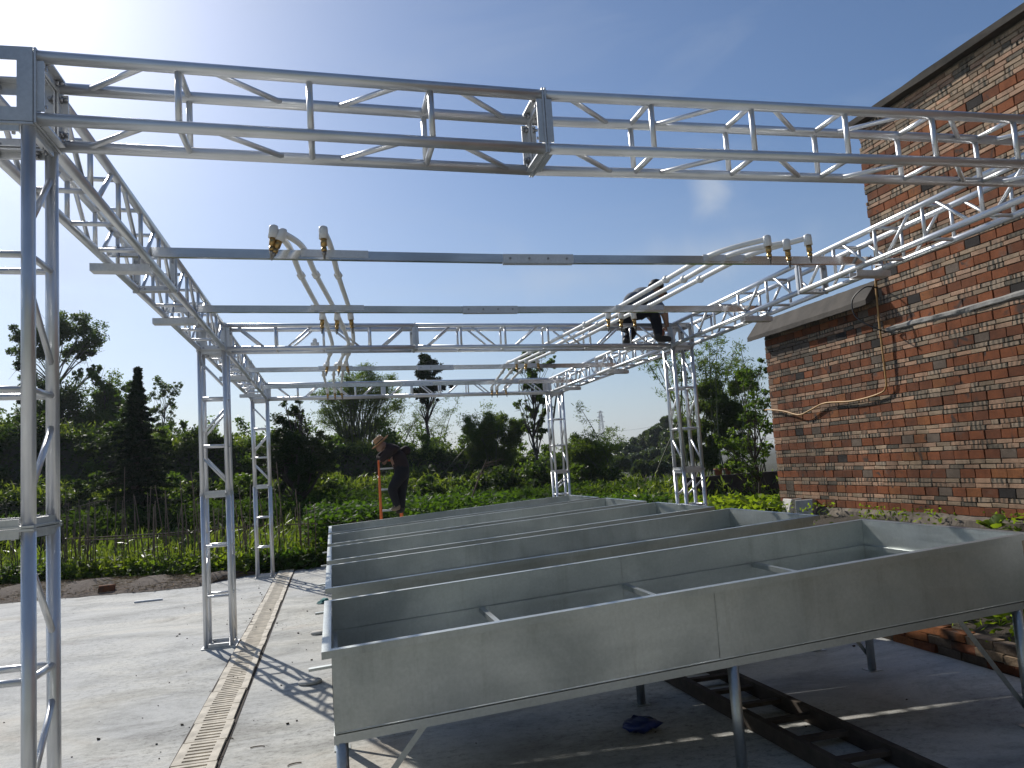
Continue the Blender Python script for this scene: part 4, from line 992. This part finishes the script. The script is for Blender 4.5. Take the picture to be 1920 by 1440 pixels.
# bean stakes
sr = random.Random(21)
for k in range(128):
    x = sr.uniform(-6.4, -.3); y = lerp(x, [p[0] for p in mo]+[.3], [p[1] for p in mo]+[15.2])+sr.choice([.15, .5, 1.0])+sr.uniform(-.12, .25); h = sr.uniform(.7, 1.75)
    if k % 6 == 0: h *= 1.25
    mb = MB(); d = Vector((sr.gauss(0, .07), sr.gauss(0, .07), 1))*h; mb.tube([(0, 0, -.08), d*.5+Vector((sr.uniform(-.02, .02), 0, 0)), d], [.011, .010, .007], 5)
    tag(mb.obj('bean_stake', M['stake'], None, (x, y, -.03)), 'thin upright bamboo stake in the vegetable patch behind the concrete', 'stake', 'bamboo stakes of the vegetable patch')
for k, (x0, y0, z0, x1, y1, z1, lab) in enumerate(((-5.2, 17.0, .78, -1.2, 15.5, .82, 'longer bamboo cross pole tied along the stakes'), (-4.9, 17.1, .72, -2.6, 16.0, .75, 'shorter bamboo cross pole just below the longer one'), (-.9, 15.5, .80, 1.2, 15.7, .74, 'reddish cross pole behind the left end of the tanks'))):
    mb = MB(); mb.tube([(0, 0, 0), Vector((x1-x0, y1-y0, z1-z0))*.5+Vector((0, 0, -.03)), (x1-x0, y1-y0, z1-z0)], .011, 5)
    tag(mb.obj('cross_pole', M['stake'], None, (x0, y0, z0)), lab, 'pole')
# brush heap, dead branch and dark wall with flower pots
bp = at(1210, 915, 19.5); bp.z = hgt(bp.x, bp.y); root = thing('brush_heap', 'heap of dead twigs and stump between the right columns', 'brush heap', bp); mb = MB(); br = random.Random(9)
for k in range(95):
    a = br.uniform(0, 6.283); el = br.uniform(.35, 1.5); ln = br.uniform(.4, 1.05); d = Vector((math.cos(a)*math.cos(el), math.sin(a)*math.cos(el), math.sin(el)))*ln
    s = Vector((br.gauss(0, .18), br.gauss(0, .18), 0)); mb.tube([s, s+d*.6+Vector((0, 0, .05)), s+d+Vector((math.cos(a)*.12, 0, -.08))], [.014, .009, .003], 4)
mb.obj('twigs', M['twig'], root)
mb = MB(); mb.lathe([(.0, .42), (.22, .38), (.42, .25), (.62, .0), (.7, -.2)], 14, Matrix.Diagonal((1.5, .8, .8, 1))); mb.obj('soil_mound', M['bed'], root)
leaves('weeds', ball(np.array(bp)+np.array([-.35, -.5, .2]), .45, 900, .8), .1, L['glossy'], root, .6, .5, loc=bp)
mb = MB(); s = at(870, 945, 16.2); e = at(912, 862, 16.2); mb.tube([(0, 0, -.3), (e-s)*.5+Vector((.05, 0, 0)), e-s], [.022, .016, .006], 5)
for k in range(7):
    a = (e-s)*br.uniform(.4, .95); mb.tube([a, a+Vector((br.uniform(.1, .5), br.uniform(-.1, .1), br.uniform(.05, .3)))], [.008, .002], 4)
tag(mb.obj('dead_branch', M['twig'], None, s), 'dead branch leaning out of the crop behind the tanks', 'branch')
dw = thing('dark_wall', 'low dark wall carrying two flower pots beside the right column', 'wall', (10.0, 17.1, .2))
mb = MB(); mb.box((-1.75, -.1, -.4), (2.4, .1, .80)); mb.obj('masonry', M['darkwall'], dw)
mb = MB(); mb.box((-1.78, -.14, .802), (2.4, .14, .86)); mb.obj('coping', M['darkwall'], dw)
for k, (px, lab) in enumerate(((1347, 'wider terracotta pot on the dark wall, left of the two'), (1365, 'narrower terracotta pot on the dark wall, right of the two'))):
    p = at(px, 885, 17.1); p.z = 1.061; p.y = 17.1; r = thing('flower_pot', lab, 'flower pot', p)
    w = (.10, .075)[k]; mb = MB(); mb.lathe([(0, 0), (w*.75, 0), (w, .13), (w*1.1, .13), (w*1.1, .16), (w*.92, .16), (w*.9, .12), (0, .12)], 16); mb.obj('pot', M['terracotta'], r)
    leaves('plant', ball(np.array(p)+np.array([0, 0, .18]), .1, 160, .6), .05, L['grass'], r, .4, .3, loc=p)
# cut pale blocks by the house corner
for k, (x, y, z, sx, sy, sz, rz, lab) in enumerate(((8.02, 12.95, .44, .17, .15, .20, .3, 'leftmost pale block leaning at the foot of the house corner'), (8.00, 12.40, .46, .20, .16, .28, -.2, 'tallest pale block standing at the foot of the house corner'), (8.02, 11.98, .46, .18, .16, .27, .5, 'mossy pale block, right one at the house corner'))):
    mb = MB(); q = random.Random(k); mb.box((-sx/2, -sy, 0), (sx/2, sy, sz), lambda a, b, c: (a+q.uniform(-.03, .03), b+q.uniform(-.03, .03), c+q.uniform(-.03, .03)))
    o = tag(mb.obj('stone_block', M['stone_white'], None, (x, y, z-.02)), lab, 'block'); o.rotation_euler = (0, .1, rz)
    bv_ = o.modifiers.new('bevel', 'BEVEL'); bv_.width = .015; bv_.segments = 2

# ------------------------------------------------------------------ far things: white house, pylon, wires
hq = at(1036, 880, 88); hz_ = hgt(hq.x, hq.y)-.2; fh = thing('far_house', 'small white house far off between tree trunks', 'house', (hq.x, hq.y, hz_))
mb = MB(); mb.box((-1.5, -1.5, 0), (1.9, 3, hq.z-hz_+.75)); mb.obj('wall', M['white_paint'], fh)
mb = MB(); mb.box((-1.7, -1.7, hq.z-hz_+.752), (2.1, 3.2, hq.z-hz_+.9)); mb.obj('roof', M['roofc'], fh)
for x in (-.7, .7): mb = MB(); mb.box((x-.3, -1.52, hq.z-hz_-.5), (x+.3, -1.503, hq.z-hz_+.3)); mb.obj('window', M['black_rubber'], fh)
PY = 640; pt = at(1129, 770, PY); pb = at(1131, 845, PY); ph = pt.z-pb.z; pz = Vector((pb.x, PY, pb.z))
py_ = thing('pylon', 'grey lattice power pylon on the horizon', 'pylon', pz); mb = MB()
lv = [0, .3, .55, .72, .82, .92, 1.0]; wd = [.11, .075, .052, .04, .036, .03, .01]
for (a, wa), (b, wb) in zip(zip(lv[:-1], wd[:-1]), zip(lv[1:], wd[1:])):
    ca = [Vector((sx*wa*ph, sy*wa*ph, a*ph)) for sx, sy in ((-1, -1), (1, -1), (1, 1), (-1, 1))]; cb = [Vector((sx*wb*ph, sy*wb*ph, b*ph)) for sx, sy in ((-1, -1), (1, -1), (1, 1), (-1, 1))]
    for i in range(4):
        mb.tube([ca[i], cb[i]], .2, 4); mb.tube([ca[i], cb[(i+1) % 4]], .13, 4); mb.tube([ca[(i+1) % 4], cb[i]], .13, 4); mb.tube([cb[i], cb[(i+1) % 4]], .13, 4)
mb.obj('lattice', M['pylon'], py_)
mb = MB()
for a, w in ((.72, .11), (.84, .10), (.96, .085)):
    mb.tube([(-w*ph, 0, a*ph), (w*ph, 0, a*ph)], .2, 4); mb.tube([(-w*ph, 0, a*ph), (0, 0, (a+.04)*ph), (w*ph, 0, a*ph)], .13, 4)
mb.obj('arms', M['pylon'], py_)
for k, (p0, p1, lab) in enumerate((((1140, 808), (1420, 730), 'uppermost power line running right from the pylon'), ((1148, 822), (1420, 748), 'middle power line running right from the pylon'), ((1150, 836), (1420, 772), 'lowest power line running right from the pylon'))):
    a = at(*p0, 560); b = at(*p1, 300); mb = MB(); mb.tube([a+(b-a)*t-Vector((0, 0, 5*4*t*(1-t))) for t in np.linspace(0, 1, 14)], .10, 4); tag(mb.obj('power_line', M['pylon']), lab, 'power line')

# ------------------------------------------------------------------ things on the ground
mb = MB(); q = random.Random(3); mb.box((-.12, -.06, 0), (.12, .06, .09), lambda a, b, c: (a+q.uniform(-.02, .02), b+q.uniform(-.015, .015), c+q.uniform(-.015, .015)))
tag(mb.obj('brick', BM[1], None, (-3.68, 14.12, .03)), 'loose broken brick on the mulch behind the near column', 'brick')['kind'] = 'thing'
mb = MB(); mb.bar((-.19, 0, .012), (.19, .03, .012), .05, .02); tag(mb.obj('offcut', M['white_paint'], None, (-2.72, 12.57, .002)), 'white plastic offcut lying on the concrete left of the middle column', 'offcut')
mb = MB(); q = random.Random(5)
v = []; f = []
for i in range(9):
    for j in range(9): v.append(((i-4)*.022+q.uniform(-.01, .01), (j-4)*.02+q.uniform(-.01, .01), .005+.05*max(0, 1-((i-4)**2+(j-4)**2)/20)*q.uniform(.5, 1.4)))
for i in range(8):
    for j in range(8): f.append((i*9+j, (i+1)*9+j, (i+1)*9+j+1, i*9+j+1))
tag(obj('rag', mesh_pd('rag', v, f, M['teal'], True), None, (-.17, 10.75, .002)), 'crumpled teal rag on the concrete at the tank ends', 'rag')
for x, y, r, lab in ((-.21, 8.72, .07, 'flat round stone beside the second tank'), (-.24, 6.72, .085, 'flat round stone in the column shadow by the nearest tank')):
    mb = MB(); mb.lathe([(0, .0), (r, .004), (r*1.03, .018), (r*.9, .028), (0, .03)], 16, Matrix.Diagonal((1.1, .9, 1, 1))); tag(mb.obj('flat_stone', M['stone_white'], None, (x, y, .001)), lab, 'stone')
q = random.Random(77); mb = MB()
for k in range(230):
    x = q.uniform(-5, 4.2); y = q.uniform(4.2, 14); s = q.choice([.003, .004, .004, .005, .006, .009])
    if q.random() < .4: x = -.87+q.gauss(0, .45)
    z = .024 if -1.02 < x < -.72 else .001
    mb.box((x-s, y-s*.8, z), (x+s, y+s*.8, z+s*1.1), lambda a, b, c: (a+q.uniform(-.4, .4)*s, b+q.uniform(-.4, .4)*s, c+(q.uniform(-.5, .3)*s if c > z else 0)))
tag(mb.obj('grit', M['bed']), 'scattered crumbs of soil and grit on the concrete', 'grit', kind='stuff')
for k, (x, y, a) in enumerate(((-.28, 5.3, .3), (-.02, 4.9, 1.0), (-.5, 5.55, .2), (-.45, 5.2, 2.0))):
    mb = MB(); mb.tube([Vector((math.cos(t)*.05, math.sin(t)*.03, .004)) for t in np.linspace(a, a+2.2, 7)], .0035, 4); tag(mb.obj('shaving', M['twig'], None, (x-.25, y, .001)), ['curled strip nearest the front tank leg', 'curled strip beside the tank', 'curled strip near the drain', 'curled strip in the middle of the concrete strip'][k], 'shaving')
# wooden ladder lying under the tanks
wl_ = thing('wooden_ladder', 'old wooden ladder lying on the concrete under the nearest tank', 'ladder', (2.55, 4.4, 0))
for x in (-.2, .17):
    mb = MB(); mb.bar((x, 1.35, .05), (x+.08, -1.35, .05), .045, .09); mb.obj('side_rail', M['wood'], wl_)
for k in range(8):
    y = 1.15-k*.32; xo = (1.35-y)/2.7*.08; mb = MB(); mb.bar((-.175+xo, y, .06), (.145+xo, y, .06), .05, .025); mb.obj('rung', M['wood'], wl_)
# blue bag
v = []; f = []; q = random.Random(15); n1, n2 = 14, 8
for i in range(n2):
    t = i/(n2-1); r = .085*math.sin(math.pi*(.12+.8*t))
    for j in range(n1):
        a = 6.283*j/n1; v.append((r*1.4*math.cos(a)+q.uniform(-.022, .022), r*math.sin(a)+q.uniform(-.022, .022), .004+.075*t+q.uniform(-.014, .014)*(i > 0)))
for i in range(n2-1):
    for j in range(n1): f.append((i*n1+j, i*n1+(j+1) % n1, (i+1)*n1+(j+1) % n1, (i+1)*n1+j))
f.append(tuple((n2-1)*n1+j for j in range(n1)))
tag(obj('plastic_bag', mesh_pd('plastic_bag', v, f, M['blue'], True), None, (1.78, 4.6, 0)), 'crumpled dark blue plastic bag in the shade under the nearest tank', 'bag')

# ------------------------------------------------------------------ orange step ladder and the two workers
sl = thing('step_ladder', 'orange step ladder under the bent worker in the straw hat', 'ladder', (1.0, 13.72, 0))
for x in (-.19, .165):
    for y, nm in ((-.30, 'front_rail'), (.30, 'rear_rail')):
        mb = MB(); mb.bar((x, y, 0), (x, y*.06, 1.86), .028, .05, Vector((0, 1, 0))); mb.obj(nm, M['orange'], sl)
for k in range(5):
    z = .28+k*.36; t = z/1.86; y = -.30*(1-t)-.025*t; mb = MB(); mb.box((-.176, y-.045, z), (.150, y+.05, z+.03)); mb.obj('step', M['step'], sl)
mb = MB(); mb.box((-.20, -.08, 1.861), (.175, .08, 1.89)); mb.obj('top_cap', M['orange'], sl)

def skin_body(name, J, bones, mats, bonemat, root, subdiv=2):
    """one continuous skinned mesh; each face takes the material of its nearest bone"""
    idx = {k: i for i, k in enumerate(J)}
    me = bpy.data.meshes.new(name); me.from_pydata([J[k][0] for k in J], [(idx[a], idx[b]) for a, b in bones], [])
    o = bpy.data.objects.new(name, me); col.objects.link(o)
    md = o.modifiers.new('skin', 'SKIN'); md.use_smooth_shade = True
    sv = me.skin_vertices[0].data
    for k, i in idx.items():
        r = J[k][1]; r = tuple(x*1.0 for x in r) if isinstance(r, tuple) else (r*1.22 if r > .04 else r); sv[i].radius = (r, r) if not isinstance(r, tuple) else r; sv[i].use_root = (k == root)
    ss = o.modifiers.new('sub', 'SUBSURF'); ss.levels = subdiv; ss.render_levels = subdiv
    dg = bpy.context.evaluated_depsgraph_get(); nm = bpy.data.meshes.new_from_object(o.evaluated_get(dg)); nm.name = name
    bpy.data.objects.remove(o)
    nm.materials.clear()
    for m in mats: nm.materials.append(m)
    B0 = [(np.array(J[a][0]), np.array(J[b][0]), bonemat.get((a, b), 0)) for a, b in bones]
    for p in nm.polygons:
        c = np.array(p.center); best = 1e9
        for a, b, m in B0:
            d = b-a; t = min(1, max(0, float(np.dot(c-a, d)/(np.dot(d, d)+1e-9)))); q = np.linalg.norm(c-a-d*t)
            if q < best: best = q; p.material_index = m
        p.use_smooth = True
    return nm
M['skin'] = simple('skin', (.30, .17, .11), .55, var=.1); M['maroon'] = simple('maroon_jacket', (.022, .011, .010), .9, var=.3, scale=14, bmp=.2); M['navy'] = simple('navy_trousers', (.006, .006, .009), .9, var=.3, scale=14, bmp=.2)
M['grey_shirt'] = simple('grey_shirt', (.13, .15, .18), .85, var=.25, scale=14, bmp=.2); M['shoe'] = simple('dark_shoe', (.018, .016, .014), .6); M['straw'] = simple('straw', (.42, .24, .11), .8, var=.25, scale=40, bmp=.4); M['hair'] = simple('black_hair', (.008, .007, .006), .6)
M['tan_shoe'] = simple('tan_shoe', (.20, .15, .10), .7)
def hand(J, bones, pre, wrist, dirn, side, s=1.0):
    w = Vector(wrist); d = Vector(dirn).normalized(); sd_ = Vector(side).normalized(); n = d.cross(sd_)
    J[pre+'palm'] = (tuple(w+d*.05*s), (.032*s, .018*s)); bones.append((pre+'wrist', pre+'palm'))
    for i, (o, l) in enumerate(((-.030, .075), (-.010, .088), (.010, .082), (.030, .066))):
        a = w+d*.085*s+sd_*o*s; b = a+(d*.75-n*.5)*l*.5*s; c = b+(d*.25-n*.9)*l*.5*s
        J[f'{pre}f{i}a'] = (tuple(a), .0095*s); J[f'{pre}f{i}b'] = (tuple(b), .009*s); J[f'{pre}f{i}c'] = (tuple(c), .008*s)
        bones += [(pre+'palm', f'{pre}f{i}a'), (f'{pre}f{i}a', f'{pre}f{i}b'), (f'{pre}f{i}b', f'{pre}f{i}c')]
    a = w+d*.04*s-sd_*.042*s; b = a+(d*.7-sd_*.5-n*.3)*.045*s
    J[pre+'ta'] = (tuple(a), .011*s); J[pre+'tb'] = (tuple(b), .009*s); bones += [(pre+'palm', pre+'ta'), (pre+'ta', pre+'tb')]
# worker bent over the ladder, seen from his left side, facing left
W1 = Vector((1.12, 13.48, .94)); pw = thing('person', 'worker in straw hat and dark maroon jacket bending over the orange ladder', 'person', W1)
def l1(x, y, z): return (x-1.12, y-13.35, z-.94)
J = {'pelvis': (l1(1.20, 13.42, 1.67), .125), 'belly': (l1(1.19, 13.42, 1.82), .125), 'chest': (l1(1.09, 13.42, 2.0), .14), 'uchest': (l1(1.00, 13.42, 2.09), .115), 'neck': (l1(.93, 13.42, 2.13), .055), 'head': (l1(.86, 13.42, 2.15), .085), 'face': (l1(.82, 13.42, 2.09), .07), 'nose': (l1(.765, 13.42, 2.095), .016), 'chin': (l1(.82, 13.42, 2.03), .03),
     'lsh': (l1(1.0, 13.25, 2.03), .068), 'lel': (l1(.83, 13.20, 1.88), .048), 'Lwrist': (l1(.90, 13.36, 1.90), .032), 'rsh': (l1(1.02, 13.60, 2.06), .068), 'rel': (l1(.80, 13.62, 1.93), .048), 'Rwrist': (l1(.85, 13.50, 1.91), .032),
     'lhip': (l1(1.18, 13.33, 1.60), .10), 'lkn': (l1(.99, 13.30, 1.38), .075), 'lan': (l1(1.07, 13.26, 1.08), .048), 'lhe': (l1(1.09, 13.26, 1.04), .045), 'lto': (l1(.96, 13.25, 1.04), .036),
     'rhip': (l1(1.22, 13.50, 1.60), .10), 'rkn': (l1(1.17, 13.42, 1.30), .075), 'ran': (l1(1.16, 13.38, 1.04), .048), 'rhe': (l1(1.17, 13.38, .99), .045), 'rto': (l1(1.05, 13.34, .98), .036)}
bones = [('pelvis', 'belly'), ('belly', 'chest'), ('chest', 'uchest'), ('uchest', 'neck'), ('neck', 'head'), ('head', 'face'), ('face', 'nose'), ('face', 'chin'), ('uchest', 'lsh'), ('lsh', 'lel'), ('lel', 'Lwrist'), ('uchest', 'rsh'), ('rsh', 'rel'), ('rel', 'Rwrist'),
         ('pelvis', 'lhip'), ('lhip', 'lkn'), ('lkn', 'lan'), ('lan', 'lhe'), ('lhe', 'lto'), ('pelvis', 'rhip'), ('rhip', 'rkn'), ('rkn', 'ran'), ('ran', 'rhe'), ('rhe', 'rto')]
hand(J, bones, 'L', J['Lwrist'][0], (.2, .5, -.3), (.8, -.2, .2)); hand(J, bones, 'R', J['Rwrist'][0], (.3, -.5, -.3), (.8, .2, .2))
bm_ = {}
for a, b in bones:
    if a in ('neck', 'head', 'face') or b[0] in 'LR' and b != 'Lwrist' and b != 'Rwrist' or a[:1] in 'LR': bm_[(a, b)] = 1
    if a in ('pelvis', 'lhip', 'lkn', 'rhip', 'rkn') and b in ('lhip', 'rhip', 'lkn', 'rkn', 'lan', 'ran'): bm_[(a, b)] = 2
    if a in ('lan', 'lhe'): bm_[(a, b)] = 3
    if a in ('ran', 'rhe'): bm_[(a, b)] = 4
obj('body', skin_body('body', J, bones, [M['maroon'], M['skin'], M['navy'], M['tan_shoe'], M['shoe']], bm_, 'pelvis'), pw)
hm = Matrix.Translation(Vector(l1(.855, 13.42, 2.185))) @ Matrix.Rotation(R(-38), 4, 'Y')
mb = MB(); mb.lathe([(0, .125), (.045, .125), (.075, .115), (.09, .08), (.098, .02), (.12, .008), (.165, .012), (.185, .028), (.184, .022), (.16, .004), (.1, -.004), (.09, .01), (.0, .09)], 24, hm); h_ = mb.obj('hat', M['straw'], pw)
mb = MB(); mb.lathe([(.0985, .016), (.0995, .018), (.0975, .042), (.0965, .044)], 24, hm); mb.obj('hat_band', M['hair'], pw)
# bag on his back
mb = MB(); q = random.Random(4); bc = Vector(l1(1.27, 13.46, 2.02))
mb.lathe([(0, -.10), (.05, -.09), (.085, -.03), (.08, .05), (.045, .09), (0, .1)], 10, Matrix.Translation(bc) @ Matrix.Rotation(R(60), 4, 'Y')); mb.obj('back_bundle', M['maroon'], pw)
# worker squatting on the middle beam, facing right
W2 = Vector((3.75, 8.75, 3.022)); p2 = thing('person', 'worker in dark cap, grey shirt and navy trousers squatting on the middle beam', 'person', W2)
def l2(x, y, z): return ((x-3.75)*1.08, (y-8.75), (z-3.065)*1.2)
J = {'pelvis': (l2(3.62, 8.80, 3.42), .11), 'belly': (l2(3.70, 8.80, 3.50), .11), 'chest': (l2(3.82, 8.80, 3.58), .12), 'uchest': (l2(3.90, 8.80, 3.62), .10), 'neck': (l2(3.98, 8.80, 3.645), .05), 'head': (l2(4.06, 8.80, 3.68), .085), 'face': (l2(4.11, 8.80, 3.63), .065), 'nose': (l2(4.165, 8.80, 3.62), .015), 'chin': (l2(4.10, 8.80, 3.575), .03),
     'nsh': (l2(3.90, 8.62, 3.57), .062), 'nel': (l2(4.03, 8.56, 3.38), .044), 'Lwrist': (l2(4.08, 8.64, 3.27), .03), 'fsh': (l2(3.90, 8.98, 3.57), .062), 'fel': (l2(4.05, 9.0, 3.40), .044), 'Rwrist': (l2(4.10, 8.93, 3.28), .03),
     'nhip': (l2(3.64, 8.70, 3.40), .095), 'nkn': (l2(3.94, 8.64, 3.42), .074), 'nan': (l2(3.955, 8.61, 3.15), .048), 'nhe': (l2(3.94, 8.605, 3.115), .045), 'nto': (l2(4.11, 8.605, 3.105), .034),
     'fhip': (l2(3.62, 8.90, 3.40), .095), 'fkn': (l2(3.76, 8.93, 3.23), .072), 'fan': (l2(3.66, 8.87, 3.14), .046), 'fhe': (l2(3.64, 8.86, 3.125), .042), 'fto': (l2(3.74, 8.86, 3.105), .034)}
bones = [('pelvis', 'belly'), ('belly', 'chest'), ('chest', 'uchest'), ('uchest', 'neck'), ('neck', 'head'), ('head', 'face'), ('face', 'nose'), ('face', 'chin'), ('uchest', 'nsh'), ('nsh', 'nel'), ('nel', 'Lwrist'), ('uchest', 'fsh'), ('fsh', 'fel'), ('fel', 'Rwrist'),
         ('pelvis', 'nhip'), ('nhip', 'nkn'), ('nkn', 'nan'), ('nan', 'nhe'), ('nhe', 'nto'), ('pelvis', 'fhip'), ('fhip', 'fkn'), ('fkn', 'fan'), ('fan', 'fhe'), ('fhe', 'fto')]
hand(J, bones, 'L', J['Lwrist'][0], (.3, .4, -.6), (.7, -.3, .2), .95); hand(J, bones, 'R', J['Rwrist'][0], (.3, -.4, -.6), (.7, .3, .2), .95)
bm_ = {}
for a, b in bones:
    if a in ('neck', 'head', 'face') or a[:1] in 'LR' or a in ('nel', 'fel'): bm_[(a, b)] = 1
    if a in ('pelvis', 'nhip', 'nkn', 'fhip', 'fkn') and b != 'belly': bm_[(a, b)] = 2
    if a in ('nan', 'nhe', 'fan', 'fhe'): bm_[(a, b)] = 3
obj('body', skin_body('body', J, bones, [M['grey_shirt'], M['skin'], M['navy'], M['shoe']], bm_, 'pelvis'), p2)
cm = Matrix.Translation(Vector(l2(4.06, 8.80, 3.70))) @ Matrix.Rotation(R(28), 4, 'Y')
mb = MB(); mb.lathe([(0, .085), (.05, .08), (.085, .05), (.098, .0), (.099, -.03), (.094, -.03), (.0, .06)], 20, cm); mb.obj('cap', M['hair'], p2)
mb = MB(); v = []; f = []
for i in range(9):
    a = R(-55+110*i/8); v += [cm @ Vector((.094*math.cos(a), .094*math.sin(a), -.02)), cm @ Vector((.094*math.cos(a)+.075*math.cos(a*.6), .1*math.sin(a), -.035)), cm @ Vector((.094*math.cos(a)+.075*math.cos(a*.6), .1*math.sin(a), -.030)), cm @ Vector((.094*math.cos(a), .094*math.sin(a), -.014))]
for i in range(8):
    for j in range(4): f.append((i*4+j, i*4+(j+1) % 4, (i+1)*4+(j+1) % 4, (i+1)*4+j))
mb.add(v, f, True); mb.obj('cap_peak', M['hair'], p2)
# spanner in his hand
mb = MB(); mb.tube([(-.01, 0, 0), (.10, .0, .05)], .008, 6); mb.lathe([(0, -.012), (.055, -.012), (.055, .012), (0, .012)], 14, Matrix.Translation((-.03, 0, -.02)) @ Matrix.Rotation(R(90), 4, 'X'))
tag(mb.obj('grinder', M['terracotta'], None, (4.07, 8.72, 3.19)), 'rust red tool held low by the squatting worker', 'tool')

# ------------------------------------------------------------------ thin summer haze
mb = MB(); mb.box((-420, -60, -4.0), (420, 900, 48)); hzm = bpy.data.materials.new('haze_air'); hzm.use_nodes = True; hn = hzm.node_tree
for n_ in list(hn.nodes):
    if n_.type != 'OUTPUT_MATERIAL': hn.nodes.remove(n_)
pv = hn.nodes.new('ShaderNodeVolumePrincipled'); pv.inputs['Color'].default_value = (.86, .92, 1, 1); pv.inputs['Density'].default_value = .0004; pv.inputs['Anisotropy'].default_value = .3
hn.links.new(pv.outputs['Volume'], hn.nodes['Material Output'].inputs['Volume'])
tag(mb.obj('haze', hzm), 'thin pale haze in the air', 'haze', kind='stuff')
#print('POLYS', sum(len(o.data.polygons) for o in bpy.data.objects if o.type == 'MESH' and o.users))
